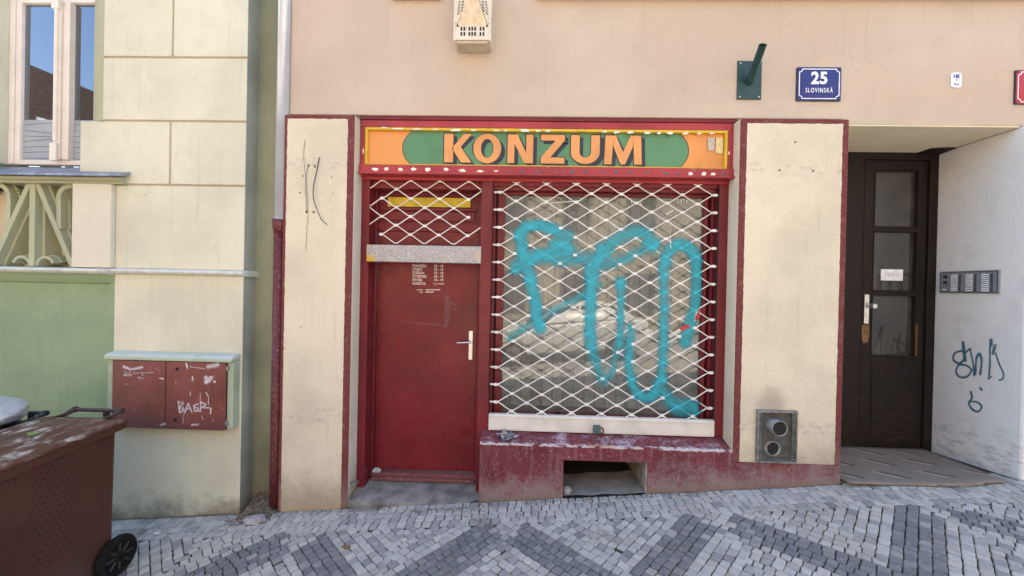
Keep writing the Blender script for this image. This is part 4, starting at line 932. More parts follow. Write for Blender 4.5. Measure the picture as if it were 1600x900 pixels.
# ================================================================== drainpipe in the corner
dp = thing('drainpipe', (-1.985, 3.1, -.17), 'grey painted drainpipe running into a maroon cast iron foot in the house corner', 'drainpipe')
b = MB(); b.tube([(-1.966, 3.105, 2.16), (-1.964, 3.105, 9)], .047, 24); b.tube([(-1.966, 3.105, 2.14), (-1.966, 3.105, 2.175)], .052, 24); b.build('upper_pipe', simple('pipe_grey_enamel', c4(.56, .60, .68), .28, .3, .08, 4), dp, smooth=True)
b = MB(); b.tube([(-1.972, 3.095, -.15), (-1.972, 3.095, .3), (-1.972, 3.095, 2.14)], .038, 20); b.tube([(-1.972, 3.095, 2.06), (-1.972, 3.095, 2.12), (-1.972, 3.095, 2.17)], [.041, .050, .054], 20); b.build('lower_pipe', maroon_paint('cast_iron_paint', c4(.12, .022, .026), .8, .5, .7, None), dp, smooth=True)
# rubble in the corner
b = MB(); idx = {}; n1_, n2_ = 22, 16
for j in range(n2_+1):
    for i in range(n1_+1):
        X_ = -2.225+.30*i/n1_; Y_ = 2.93+.27*j/n2_; e = min(i/4, (n1_-i)/4, j/5, 1); h = (.02+.10*max(0, (Y_-2.98)/.2)*(1-.5*i/n1_))*e+.03*mnoise.noise(Vector((X_*22, Y_*22, 0)))*e
        idx[i, j] = len(b.v); b.v.append((X_, Y_, g(X_, Y_)-.01+h)); b.a.append(0)
for j in range(n2_):
    for i in range(n1_): b.f.append((idx[i, j], idx[i+1, j], idx[i+1, j+1], idx[i, j+1])); b.m.append(0)
M = NM('rubble_soil'); c = M.mix(M.ramp(M.noise(60, 6, .75), .35, .7), c4(.06, .04, .025), c4(.26, .2, .15)); o_ = b.build('dirt_heap', M.fin(c, .95, M.bump(M.noise(80, 5), .01, 1)), smooth=False, recalc=False); o_['kind'] = 'stuff'
X, Y_ = -1.99, 2.93
tag(crumple('broken_stone', X-.03, Y_, g(X, Y_)+.012, .085, .055, .028, simple('stone_grey', c4(.33, .30, .30), .9, 0, .3, 30, .004, 60), 3, 9, .25), 'flat grey broken stone lying at the foot of the drainpipe', 'stone')
tag(crumple('loose_sett', .385, 3.10, g(.38, 3.1)+.03, .036, .036, .034, simple('sett_grey', c4(.28, .27, .26), .9, 0, .2, 60), 2, 2, .2), 'single loose grey cobble in the left corner of the cellar opening', 'stone')
X, Z = at(589, 737, 3.33)
tag(crumple('crumpled_paper', X, 3.325, .060, .035, .022, .02, simple('dirty_paper', c4(.42, .5, .46), .7, 0, .3, 60), 2, 5, .7), 'small crumpled pale paper lying on the maroon threshold of the shop door', 'litter')
X, Z = at(571, 718, 3.24)

# dry plant litter and grit swept against the wall foot
b = MB()
def litter_bits(n, fx, fy, sz):
    for _ in range(n):
        X_, Y_ = fx(), fy(); 
        if Y_ > 3.045 and not (-1.34 < X_ < -.33): continue
        z = g(X_, Y_)+.004 if Y_ < 3.0 or X_ < -1.35 or X_ > -.33 else (g(X_, Y_)+.004)
        if -1.34 < X_ < -.33 and Y_ > 2.985: z = -.085 if Y_ < 3.04 else -.05+.16*(Y_-3.05)
        a_ = random.uniform(0, 6.28); L_ = sz*random.uniform(.5, 1.6); w_ = sz*.16*random.uniform(.5, 1.4); u = (math.cos(a_), math.sin(a_)); tz = random.uniform(-.2, .5)*L_
        b.add([(X_-u[1]*w_, Y_+u[0]*w_, z), (X_+u[1]*w_, Y_-u[0]*w_, z+.001), (X_+u[0]*L_+u[1]*w_, Y_+u[1]*L_-u[0]*w_, z+abs(tz)*.4+.002), (X_+u[0]*L_-u[1]*w_, Y_+u[1]*L_+u[0]*w_, z+abs(tz)*.3)], [(0, 1, 2, 3)], random.choice((0, 0, 1)))
litter_bits(700, lambda: random.uniform(-2.2, 1.6), lambda: 3.03-abs(random.gauss(0, .03)), .010)
litter_bits(260, lambda: random.gauss(-.55, .25), lambda: 3.0-abs(random.gauss(0, .04)), .012)
litter_bits(220, lambda: random.gauss(-2.08, .1), lambda: random.gauss(2.96, .05), .016)
litter_bits(160, lambda: random.uniform(-1.3, -.35), lambda: random.uniform(3.0, 3.28), .008)
litter_bits(520, lambda: random.uniform(-3.5, 4), lambda: random.uniform(2.0, 3.0), .006)
for cx_, cy_ in ((-.2, 2.74), (.55, 2.6), (-1.9, 2.6), (1.0, 2.45), (2.2, 2.75)): litter_bits(60, lambda: random.gauss(cx_, .05), lambda: random.gauss(cy_, .03), .007)
litter_bits(420, lambda: random.uniform(-3.3, -2.2), lambda: 3.045-abs(random.gauss(0, .012)), .009)
litter_bits(120, lambda: random.gauss(-.28, .06), lambda: random.gauss(2.85, .07), .010)
o_ = b.build('ground_litter', [simple('dry_stalk', c4(.20, .13, .07), .9), simple('dry_leaf', c4(.08, .05, .03), .9)], recalc=False); o_['kind'] = 'stuff'
for px, py, col, lb in ((541, 856, (.22, .11, .04), 'small curled brown leaf on the pale cobbles below the door'), (245, 835, (.6, .58, .54), 'thin white scrap on the cobbles beside the bin wheel')):
    d = ray(px, py); t = (ZC+.02*3.05)/(.085*d.x+.02*d.y-d.z); X_, Y_ = d.x*t, d.y*t
    tag(crumple('leaf' if py > 850 else 'paper_scrap', X_, Y_, g(X_, Y_)+.008, .028, .014, .008, simple('scrap_%d' % px, c4(*col), .8), 2, px, .7), lb, 'litter')

# ================================================================== green and cream townhouse on the left
th = thing('townhouse', (-4, 3.3, -.3), 'cream and sage green townhouse with rusticated corner and lattice balustrade panel', 'house')
b = MB(); b.box(-9, -3.38, 3.24, 3.30, 4.6, 8); b.box(-9, -2.26, 3.30, 9, -1, 1.7); b.box(-9, -2.26, 3.42, 9, 4.2, 8); b.box(-3.38, -2.26, 3.30, 3.42, 1.7, 8); b.box(-9, -4.50, 3.30, 3.42, 1.7, 4.2)
b.box(-9, -4.50, 3.19, 3.30, 2.58, 4.6); b.box(-4.5, -3.38, 3.24, 3.42, 4.25, 4.6)
b.build('wall', m_green, th)
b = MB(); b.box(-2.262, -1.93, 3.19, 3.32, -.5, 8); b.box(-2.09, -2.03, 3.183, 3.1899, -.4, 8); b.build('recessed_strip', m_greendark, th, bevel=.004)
# pilaster: core + rusticated blocks
b = MB()
b.box(-3.40, -2.232, YP+.012, 3.30, 1.74, 8)
b.build('pilaster_core', m_joint, th)
b = MB(); j = .0075
cols = [(4.51, 3.965, [-3.405, -2.84, -2.228]), (3.965, 3.445, [-3.405, -2.838, -2.228]), (3.445, 2.937, [-3.405, -2.228]), (2.937, 2.425, [-3.588, -2.845, -2.228])]
for z1_, z0_, xs_ in cols:
    for a_, c_ in zip(xs_, xs_[1:]):
        if z0_ == 2.425 and a_ < -3.5: b.box(a_, c_-j, YP, 3.30, 2.52 if False else z0_+j, z1_-j)
        else: b.box(a_+(j if a_ > -3.4 else 0), c_-(j if c_ < -2.3 else 0), YP, 3.30, z0_+j, z1_-j)
b.box(-3.285, -2.228, YP, 3.30, 1.752, 2.425-j)      # smooth block beside the panel
b.box(-3.285, -2.228, YP, 3.30, -.5, 1.708)           # lower shaft
for k in range(6):
    z = 4.51+.52*k; b.box(-3.405, -2.228, YP, 3.30, z+j, z+.52-j)
b.build('pilaster', m_quoin, th, bevel=.006)
b = MB(); b.box(-3.606, -3.287, 3.015, 3.20, 1.752, 2.420); lab(b.build('pedestal_block', plaster('pedestal_plaster', c4(.70, .64, .52), 150, .0015, .05), th, bevel=.006), 'pinkish cream block at the end of the lattice')
b = MB(); b.box(-9, -3.298, 3.10, 3.299, -1.2, 1.70); b.box(-3.345, -3.285, 3.075, 3.10, -1, 1.70)
b.build('dado_panel', m_green, th, bevel=.004)
m_pale = simple('pale_moulding', c4(.56, .57, .52), .85, 0, .15, 14, .002, 90)
b = MB(); prof = [(3.30, 1.752), (3.052, 1.752), (3.012, 1.742), (3.005, 1.728), (3.02, 1.712), (3.05, 1.703), (3.30, 1.703)]; b.px_(prof, -3.285, -2.205)
prof2 = [(y_-.025, z_-.004) for y_, z_ in prof]; b.px_([(y_ if y_ < 3.2 else 3.3, z_) for y_, z_ in prof2], -9, -3.2851); b.build('string_moulding', m_pale, th, bevel=.003)
b = MB(); b.px_([(3.099, 1.70), (3.045, 1.70), (3.06, 1.66), (3.08, 1.63), (3.099, 1.62)], -9, -3.287); b.build('lower_moulding', m_green, th)
b = MB(); b.box(-2.2275, -2.2262, YP+.004, 3.19, -.4, 8); b.build('side_return', plaster('return_plaster', c4(.34, .355, .30), 120, .003, .3, .5, .6), th)
# balustrade panel
b = MB(); b.box(-9, -3.6, 3.22, 3.299, 1.70, 2.50); b.build('panel_back', plaster('panel_cream', c4(.66, .56, .42), 130, .002, .08), th)
m_sage = plaster('sage_relief', c4(.42, .43, .29), 160, .001, .1)
b = MB(); ya, yb_ = 3.05, 3.219
def bar(poly, y0=ya, y1=yb_): b.py_(poly, y0, y1)
def seg_poly(x0, z0, x1, z1, wd):
    d = Vector((x1-x0, z1-z0)).normalized(); nx_, nz_ = -d.y*wd/2, d.x*wd/2; return [(x0+nx_, z0+nz_), (x1+nx_, z1+nz_), (x1-nx_, z1-nz_), (x0-nx_, z0-nz_)]
def arcs(cx_, cz_, r0, a0, a1, wd, y0, y1, n=8):
    pts = [(cx_+r0*math.cos(R(a0+(a1-a0)*k/n)), cz_+r0*math.sin(R(a0+(a1-a0)*k/n))) for k in range(n+1)]
    for p, q in zip(pts, pts[1:]): b.py_(seg_poly(*p, *q, wd), y0, y1)
for k in range(5):
    cx_ = -3.98-.80*k
    for wd, y0 in ((.046, 3.05), (.095, 3.10)):
        bar(seg_poly(cx_, 1.755, cx_, 2.425, wd), y0+.0007*k)
        for s_ in (-1, 1):
            bar(seg_poly(cx_+s_*.035, 2.42, cx_+s_*.335, 1.76, wd*.85), y0+.003+.001*s_)
            # hooks: upper scroll out from the diagonal, and feet at the bottom
            arcs(cx_+s_*.31, 2.31, .10, 90 if s_ > 0 else 90, 190 if s_ > 0 else -10, wd*.8, y0+.006, yb_)
            bar([(cx_+s_*.31, 2.395), (cx_+s_*.42, 2.395), (cx_+s_*.42, 2.425), (cx_+s_*.31, 2.425)], y0+.007)
            arcs(cx_+s_*.10, 1.76, .07, 20 if s_ > 0 else 160, 180 if s_ > 0 else 0, wd*.5, y0+.010, yb_)
            bar(seg_poly(cx_+s_*.21, 2.31, cx_+s_*.215, 2.06, wd*.8), y0+.008)
b.build('lattice_relief', m_sage, th)
# window sill
b = MB(); b.px_([(3.34, 2.630), (3.30, 2.63), (2.952, 2.484), (2.945, 2.464), (2.955, 2.462), (3.30, 2.60), (3.34, 2.60)], -9, -3.165)
M = NM('zinc_sill'); c = M.mix(M.ramp(M.noise(5, 6, .75, dist=1), .4, .65), c4(.16, .175, .215), c4(.36, .38, .44)); m_sill = M.fin(c, .5, M.bump(M.noise(9, 4), .004, .6), .3)
b.px_([(3.30, 2.634), (2.955, 2.489), (2.955, 2.484), (3.30, 2.629)], -4.39, -4.375); b.px_([(3.30, 2.634), (2.955, 2.489), (2.955, 2.484), (3.30, 2.629)], -3.72, -3.705)
b.build('window_sill', m_sill, th, bevel=.002)
b = MB(); b.px_([(3.25, 2.56), (2.985, 2.466), (2.985, 2.447), (3.02, 2.432), (3.02, 2.421), (3.25, 2.421)], -9, -3.20); b.build('sill_moulding', m_sage, th, bevel=.004)
# jamb moulding right of the window
b = MB(); b.box(-3.47, -3.406, 3.06, 3.30, 2.937, 4.6); b.box(-3.535, -3.4701, 3.105, 3.32, 2.937, 4.6); b.box(-3.60, -3.5351, 3.15, 3.34, 2.937, 4.6); b.box(-3.72, -3.4, 3.26, 3.34, 2.63, 4.3); b.build('jamb_moulding', m_sage, th, bevel=.006)
b = MB(); b.box(-4.52, -4.475, 3.185, 3.34, 2.63, 4.6); b.build('jamb', m_quoin, th, bevel=.01)
# window
m_wfr = simple('cream_window_paint', c4(.74, .66, .58), .45, 0, .06, 8)
b = MB(); fY = 3.255
wx0, wx1, wz0, wz1 = -4.475, -3.68, 2.64, 4.10
b.box(wx0, wx0+.045, fY, 3.33, wz0, wz1); b.box(wx0+.0451, wx0+.09, fY+.012, 3.33, wz0, wz1)
b.box(wx0+.09, wx1, fY+.012, 3.33, wz0, wz0+.040); b.box(wx0+.09, wx1, fY+.012, 3.33, 4.035, wz1); b.box(wx1, -3.6, fY, 3.33, wz0, wz1)
tw = b.build('window', m_wfr, th, bevel=.006)
xm = at(98, 120, 3.25)[0]
b = MB(); b.box(xm-.060, xm-.002, fY-.022, 3.32, wz0+.04, 4.035); b.box(xm-.002, xm+.055, fY-.004, 3.32, wz0+.04, 4.035); b.tube([(xm-.032, fY-.024, wz0+.19), (xm-.032, fY-.024, 3.98)], .018, 12); b.box(xm-.062, xm-.004, fY-.045, fY-.022, wz0+.02, wz0+.17); b.box(xm-.064, xm-.0, fY-.045, fY-.022, 3.95, 4.03); b.build('mullion', m_wfr, tw, bevel=.004)
gp = glass('window_glass', (.7, .75, .8), 4.2, .0, wav=0, refl_tint=(.82, .88, 1))  # blue of the reflected sky put into the gloss colour
b = MB(); b.box(wx0+.09, xm-.06, 3.295, 3.30, wz0+.04, 4.035); b.build('pane', gp, tw)
b = MB(); b.box(xm+.055, wx1, 3.295, 3.30, wz0+.04, 4.035); b.build('pane', gp, tw)
M = NM('frosted_film'); c = M.mix(M.ramp(M.noise(6, 3), .3, .7), c4(.30, .33, .36), c4(.36, .39, .41)); m_film = M.fin(c, .6)
b = MB(); b.box(wx0+.09, xm-.06, 3.2915, 3.2932, wz0+.04, 3.035); b.box(xm+.055, wx1, 3.2915, 3.2932, wz0+.04, 3.035); b.build('frosted_film', m_film, tw)
b = MB()
for side in ((wx0+.09, xm-.062), (xm+.057, wx1)):
    z = wz0+.06
    while z < 3.02:
        s_ = random.uniform(-.03, .03); x0_, x1_ = side; y_ = 3.2908; b.add([(x0_, y_, z), (x1_, y_, z+s_), (x1_, y_, z+s_+.005), (x0_, y_, z+.0035)], [(0, 1, 2, 3)]); z += .048
b.build('film_lines', simple('film_line', c4(.07, .08, .09), .6), tw, recalc=False)
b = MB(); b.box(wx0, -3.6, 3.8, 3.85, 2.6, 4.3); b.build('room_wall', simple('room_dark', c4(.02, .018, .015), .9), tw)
b = MB()
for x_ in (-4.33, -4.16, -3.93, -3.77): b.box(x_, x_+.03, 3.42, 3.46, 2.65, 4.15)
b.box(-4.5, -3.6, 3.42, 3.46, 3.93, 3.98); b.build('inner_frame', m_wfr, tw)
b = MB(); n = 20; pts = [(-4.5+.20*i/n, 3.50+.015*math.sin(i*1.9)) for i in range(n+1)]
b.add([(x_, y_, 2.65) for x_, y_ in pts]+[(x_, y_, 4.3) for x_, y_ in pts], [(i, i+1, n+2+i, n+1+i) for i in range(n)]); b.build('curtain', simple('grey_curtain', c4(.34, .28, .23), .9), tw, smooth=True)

# ---- meter cabinet
cb = thing('meter_cabinet', (-2.74, 3.05, .5), 'two door maroon meter cabinet with scratched BAGR tag under a pale green cap', 'meter cabinet')
b = MB(); b.px_([(YP-.0005, 1.092), (2.975, 1.080), (2.955, 1.062), (2.950, 1.035), (YP-.0005, 1.035)], -3.262, -2.2415); b.box(-2.288, -2.242, 2.975, YP-.0005, .51, 1.0349); b.box(-3.25, -3.197, 2.975, YP-.0005, .51, 1.0349)
M = NM('pale_green_cap'); nz = M.n.new('ShaderNodeNewGeometry'); X, Y, Z = M.xyz(); c = M.mix(M.ramp(M.noise(9, 4), .4, .7), c4(.40, .45, .33), c4(.34, .38, .26)); c = M.mix(M.m('MULTIPLY', M.ramp(Z, 1.05, 1.07), M.ramp(M.noise(6, 4), .3, .5)), c, c4(.47, .52, .48)); m_cap = M.fin(c, .8, M.bump(M.noise(60, 4), .003, .7))
b.build('casing', m_cap, cb, bevel=.008)
m_cab = maroon_paint('cabinet_paint', c4(.19, .052, .042), 1.0, .5, .28)
M = NM('cabinet_door_paint'); col = c4(.20, .055, .045); X, Y, Z = M.xyz()
c = M.mix(M.ramp(M.noise(3, 5), .35, .7), dk(col, 1.15), dk(col, .8)); c = M.mix(M.m('MULTIPLY', M.ramp(M.noise(1, 5, .75, M.vscale(70, 70, 9)), .56, .72), .55), c, c4(.42, .22, .19))
c = M.mix(M.m('MULTIPLY', M.ramp(M.m('ADD', Z, M.m('MULTIPLY', M.noise(5, 4), .2)), .76, .62), .5), c, c4(.09, .035, .05))
chip = M.m('MULTIPLY', M.ramp(M.voro(30), .16, .09), M.ramp(M.noise(9, 4), .54, .60)); c = M.mix(chip, c, c4(.62, .56, .54)); m_cabd = M.fin(c, .5, M.bump(M.noise(50, 4), .001, .6))
b = MB(); b.box(-3.192, -2.768, 2.958, 2.975, .505, 1.030); d1 = lab(b.build('cabinet_door', m_cabd, cb, bevel=.003), 'left maroon cabinet door')
b = MB(); b.box(-2.760, -2.290, 2.958, 2.975, .505, 1.030); d2 = lab(b.build('cabinet_door', m_cabd, cb, bevel=.003), 'right maroon cabinet door with BAGR scratched on')
b = MB(); b.box(-3.195, -2.2885, 2.9755, YP-.0006, .508, 1.0345); b.build('cabinet_back', m_dark, cb)
b = MB()
for z in (.99, .56): b.tube([(-2.284, 2.965, z-.02), (-2.284, 2.965, z+.02)], .006, 8); b.box(-2.283, -2.27, 2.962, 2.9749, z-.015, z+.015)
b.build('hinge', m_zinc, cb)
b = MB()
for px, py in ((277, 576.5), (274, 656)):
    X, Z = at(px, py, 2.957); b.tube([(X, 2.9572, Z), (X, 2.9558, Z)], .014, 12)
X, Z = at(349, 555, 2.99); b.each('keyhole', m_dark, d2)
BG = [([(279, 628), (280, 638), (281, 645)], 1.1, 1.00), ([(278, 627), (287, 630), (281, 636), (288, 640), (281, 645)], 1.1, 1.00), ([(289, 645), (294, 630), (300, 644)], 1.1, 1.00), ([(291, 639), (298, 638)], .9, 1.00), ([(310, 631), (303, 634), (304, 642), (310, 642), (309, 637), (305, 637)], 1.1, 1.00), ([(313, 643), (314, 628), (322, 632), (315, 637), (325, 637), (330, 638), (329, 646)], 1.1, 1.00), ([(322, 613), (326, 620), (326, 632)], .8, 1.00), ([(313, 614), (313, 630)], .5, 0.90),
      ([(194, 573), (204, 577), (212, 576), (222, 574)], 2.2, 0.83), ([(194, 580), (204, 586)], .8, 0.60), ([(195, 586), (204, 585)], 2.4, 0.60), ([(325, 573), (340, 570)], 3.6, 0.68), ([(322, 590), (326, 595), (330, 590), (322, 597)], 3.2, 0.90), ([(291, 568), (293, 575)], 1.3, 0.90), ([(301, 589), (301, 594)], 1.2, 1.00), ([(298, 612), (297, 618)], .6, 1.00), ([(275, 596), (275, 600)], .6, 1.00), ([(315, 650), (318, 656)], .6, 0.90), ([(288, 640), (286, 662)], .6, 0.75), ([(252, 664), (258, 662)], 2, 0.60), ([(300, 664), (310, 663)], 1.6, 0.75), ([(297, 573), (320, 576)], .7, 0.75), ([(335, 596), (336, 597)], 1.6, 1.00), ([(210, 583), (240, 582)], .8, 0.60), ([(216, 590), (224, 591)], 1.6, 0.52), ([(250, 591), (256, 592)], 1.2, 0.75)]
def on_cab(px, py): X_, Z_ = at(px, py, 2.958); return (X_, 2.9570, Z_)
lab(spray(BG, on_cab, .7, 'scratch_marks', paint_film('pale_scratch', c4(.66, .56, .58), .8, .9, gscale=160), cb, .6), 'pale BAGR tag and peeled sticker marks')

# ================================================================== waste bins
def lerp(a_, c_, t_): return a_+(c_-a_)*t_
m_hub = simple('hub_plastic', c4(.035, .034, .033), .5)
def make_bin(x0, x1, yr, yf, name, label, c_body, c_handle, detail):
    gz = g((x0+x1)/2, 2.2); t_ = thing(name, ((x0+x1)/2, (yr+yf)/2, gz), label, 'waste bin', 'wheeled bins against the townhouse')
    H_ = 1.06; zr = gz+1.045; zf = gz+1.00
    def slope(y, z_off): return lerp(zf, zr, (y-yf)/(yr-yf))+z_off
    # hollow-looking body: rounded box tapering to the ground
    def ring(z, ins, tapf):
        xa_, xb_, ya_, yb2 = x0+.05+ins, x1-.05-ins, yf+.05+ins+tapf, yr-.035-ins*.3
        out = []; r = .03
        for sx, sy, X_, Y_ in ((1, -1, xb_, ya_), (1, 1, xb_, yb2), (-1, 1, xa_, yb2), (-1, -1, xa_, ya_)):
            for k in range(4):
                a_ = math.atan2(sy, sx)-math.pi/4*sx*sy*(1 if True else 1)
                an = {(1, -1): -90, (1, 1): 0, (-1, 1): 90, (-1, -1): 180}[(sx, sy)]+30*k
                out.append((X_-sx*r+r*math.cos(R(an)), Y_-sy*r+r*math.sin(R(an)), z))
        return out
    b = MB(); rings = [ring(gz+.045, .022, .09), ring(gz+.06, .012, .085), ring(gz+.50, .006, .04), ring(gz+.93, 0, 0)]
    rings.append([(x, y, slope(y, -.055)) for x, y, z in ring(0, -.002, 0)])
    n = 16; b.add([p for r_ in rings for p in r_], [(i*n+k, i*n+(k+1) % n, (i+1)*n+(k+1) % n, (i+1)*n+k) for i in range(len(rings)-1) for k in range(n)]+[tuple(range(n-1, -1, -1))])
    # short ribs under the rim
    for y in (yr-.12, yf+.18):
        for k in (0, .020): b.box(x1-.051, x1-.046, y+k, y+k+.006, gz+.87, gz+.93)
    body = b.build('body', c_body, t_, bevel=.004)
    # rim
    b = MB(); pts = []
    for (xa_, xb_, ya_, yb2) in ((x0+.012, x1-.012, yf+.012, yr-.012),):
        poly_side = [(ya_, slope(ya_, -.10)), (yb2, slope(yb2, -.085)), (yb2, slope(yb2, -.025)), (ya_, slope(ya_, -.025))]
        b.px_(poly_side, xb_-.035, xb_); b.px_(poly_side, xa_, xa_+.035)
        b.px_([(ya_, slope(ya_, -.10)), (ya_+.035, slope(ya_, -.10)), (ya_+.035, slope(ya_, -.025)), (ya_, slope(ya_, -.025))], xa_+.035, xb_-.035)
        b.px_([(yb2-.03, slope(yb2, -.10)), (yb2, slope(yb2, -.10)), (yb2, slope(yb2, -.025)), (yb2-.03, slope(yb2, -.025))], xa_+.035, xb_-.035)
    b.build('rim', c_body, t_, bevel=.005)
    # lid: domed sheet with a raised centre and a down-turned edge
    b = MB(); nx_, ny_ = 26, 30; idx = {}
    for j in range(ny_+1):
        for i in range(nx_+1):
            u, v_ = i/nx_, j/ny_; X_ = lerp(x0, x1, u); Y_ = lerp(yf-.02, yr-.02, v_); e = min(u, 1-u)*(x1-x0); f = min(v_, 1-v_)*(yr-yf); dd = min(e, f)
            z = slope(Y_, -.015)
            if dd < .02: z -= .022*(1-dd/.02)
            if .055 < dd: z += .020*min(1, (dd-.055)/.02)
            if .10 < dd: z -= .007*min(1, (dd-.10)/.012)
            if dd > .15: z += .016*min(1, (dd-.15)/.03)
            idx[i, j] = len(b.v); b.v.append((X_, Y_, z)); b.a.append(0)
    for j in range(ny_):
        for i in range(nx_): b.f.append((idx[i, j], idx[i+1, j], idx[i+1, j+1], idx[i, j+1])); b.m.append(0)
    lid = b.build('lid', detail['lid'], t_, smooth=True, recalc=False); mo = lid.modifiers.new('t', 'SOLIDIFY'); mo.thickness = .006; mo.offset = -1
    # handle
    b = MB(); zh_ = zr-.004; ha, hb = x0+.14, x1-.10; yh = yr+.030
    b.tube([(ha, yh, zh_+.012), (hb, yh, zh_+.012)], .0125, 14)
    for hx in (ha, hb-.0): b.tube([(hx, yr-.10, slope(yr, -.01)), (hx, yr-.03, zh_-.006), (hx, yh-.005, zh_+.012)], [.010, .013, .017], 12); b.tube([(hx-.012, yh, zh_+.012), (hx+.012, yh, zh_+.012)], .019, 14)
    b.box(hb-.11, hb-.085, yh-.012, yh+.012, zh_-.028, zh_+.006); b.build('handle', c_handle, t_, bevel=.002)
    # axle + wheels
    wr_ = .124; wy, wz = yr-.05, g(x1, yr)+wr_-.004
    for wx, sgn in ((x1-.03, 1), (x0+.03, -1)):
        b = MB(); prof_ = [(.0, .030), (.030, .030), (.036, .018), (.078, .014), (.084, .026), (.104, .030), (.115, .022), (wr_, .008), (wr_, -.008), (.115, -.022), (.104, -.030), (0, -.030)]
        n = 36; vs_ = []
        for r_, off in prof_:
            for k in range(n): a_ = 2*math.pi*k/n; vs_.append((wx+off*sgn, wy+r_*math.cos(a_), wz+r_*math.sin(a_)))
        b.add(vs_, [(i*n+k, i*n+(k+1) % n, (i+1)*n+(k+1) % n, (i+1)*n+k) for i in range(len(prof_)-1) for k in range(n)])
        whl = b.build('wheel', detail['tyre'], t_, smooth=True)
        b = MB()
        for k in range(8):
            a_ = 2*math.pi*k/8; c_, s_ = math.cos(a_), math.sin(a_); p, q = (wy+.03*c_, wz+.03*s_), (wy+.082*c_, wz+.082*s_)
            b.tube([(wx+sgn*.020, p[0], p[1]), (wx+sgn*.020, q[0], q[1])], .006, 6)
        b.build('rim_spokes', m_hub, whl)
    b = MB(); b.tube([(x0+.02, wy, wz), (x1-.02, wy, wz)], .011, 10); b.build('axle', m_zinc, t_)
    return t_, slope
M = NM('brown_bin_plastic'); gm = M.n.new('ShaderNodeNewGeometry'); X, Y, Z = M.xyz(); col = c4(.070, .020, .012)
c = M.mix(M.ramp(M.noise(3, 5), .3, .7), dk(col, 1.15), dk(col, .85)); c = M.mix(M.ramp(M.noise(1, 5, .7, M.vscale(30, 30, 3)), .56, .78, 0, .35), c, c4(.09, .05, .035))
# moulded pin-hole grille on the side
gy = M.m('MULTIPLY', Y, 30); gz_ = M.m('MULTIPLY', M.m('ADD', Z, M.m('MULTIPLY', Y, .25)), 30)
row = M.m('FLOOR', gz_); fy = M.m('SUBTRACT', M.m('FRACT', M.m('ADD', gy, M.m('MULTIPLY', M.m('MODULO', M.m('ADD', row, 200), 2), .5))), .5); fz = M.m('SUBTRACT', M.m('FRACT', gz_), .5)
dd = M.m('SQRT', M.m('ADD', M.m('MULTIPLY', fy, fy), M.m('MULTIPLY', fz, fz))); hole = M.m('LESS_THAN', M.m('ADD', dd, M.m('MULTIPLY', M.noise(40, 2), .12)), .24)
win_ = M.m('MULTIPLY', M.m('MULTIPLY', M.ramp(Y, 2.00, 2.001), M.ramp(Y, 2.215, 2.214)), M.m('MULTIPLY', M.ramp(Z, .08, .081), M.ramp(Z, .66, .659)))
arch = M.m('LESS_THAN', Z, M.m('SUBTRACT', .66, M.m('MULTIPLY', M.m('POWER', M.m('DIVIDE', M.m('ABSOLUTE', M.m('SUBTRACT', Y, 2.11)), .11), 2), .08)))
hole = M.m('MULTIPLY', M.m('MULTIPLY', hole, win_), M.m('MULTIPLY', arch, M.m('GREATER_THAN', X, -2.8)))
sc1 = M.ramp(M.noise(1, 5, .8, M.vscale(12, 12, 70)), .64, .70, 0, .35); c = M.mix(sc1, c, c4(.22, .13, .10)); c = M.mix(M.ramp(Z, .12, -.15, 0, .35), c, c4(.14, .10, .075)); c = M.mix(hole, c, c4(.012, .006, .005)); m_brown = M.fin(c, .42, M.bump(M.noise(200, 2), .0004, .5))
M = NM('brown_lid_plastic'); col = c4(.085, .028, .018); c = M.mix(M.ramp(M.noise(3, 5), .3, .7), dk(col, 1.15), dk(col, .85)); X, Y, Z = M.xyz()
sm = M.m('MULTIPLY', M.ramp(M.noise(1, 5, .75, M.vscale(26, 8, 8)), .50, .62), M.ramp(M.noise(5, 4), .42, .55, .15, 1)); c = M.mix(M.m('MULTIPLY', sm, .85), c, c4(.52, .46, .42)); c = M.mix(M.ramp(M.noise(11, 4), .58, .68, 0, .5), c, c4(.25, .22, .16)); m_lidb = M.fin(c, .45)
m_tyre = simple('black_rubber', c4(.011, .010, .0095), .9, 0, .4, 30, .006, 60, .15)
m_hbrown = simple('brown_handle', c4(.045, .022, .02), .35)
m_hblue = simple('blue_black_handle', c4(.012, .02, .035), .3)
bn, slope1 = make_bin(-3.09, -2.535, 2.47, 1.73, 'waste_bin', 'brown wheeled organic waste bin with a dirty lid, nearest the meter cabinet', m_brown, m_hbrown, dict(lid=m_lidb, tyre=m_tyre))
m_bb = simple('black_bin_plastic', c4(.015, .018, .024), .4)
bn2, slope2 = make_bin(-3.68, -3.115, 2.52, 1.78, 'waste_bin', 'black wheeled waste bin mostly hidden behind the brown bin at left edge', m_bb, m_hblue, dict(lid=m_bb, tyre=m_tyre))
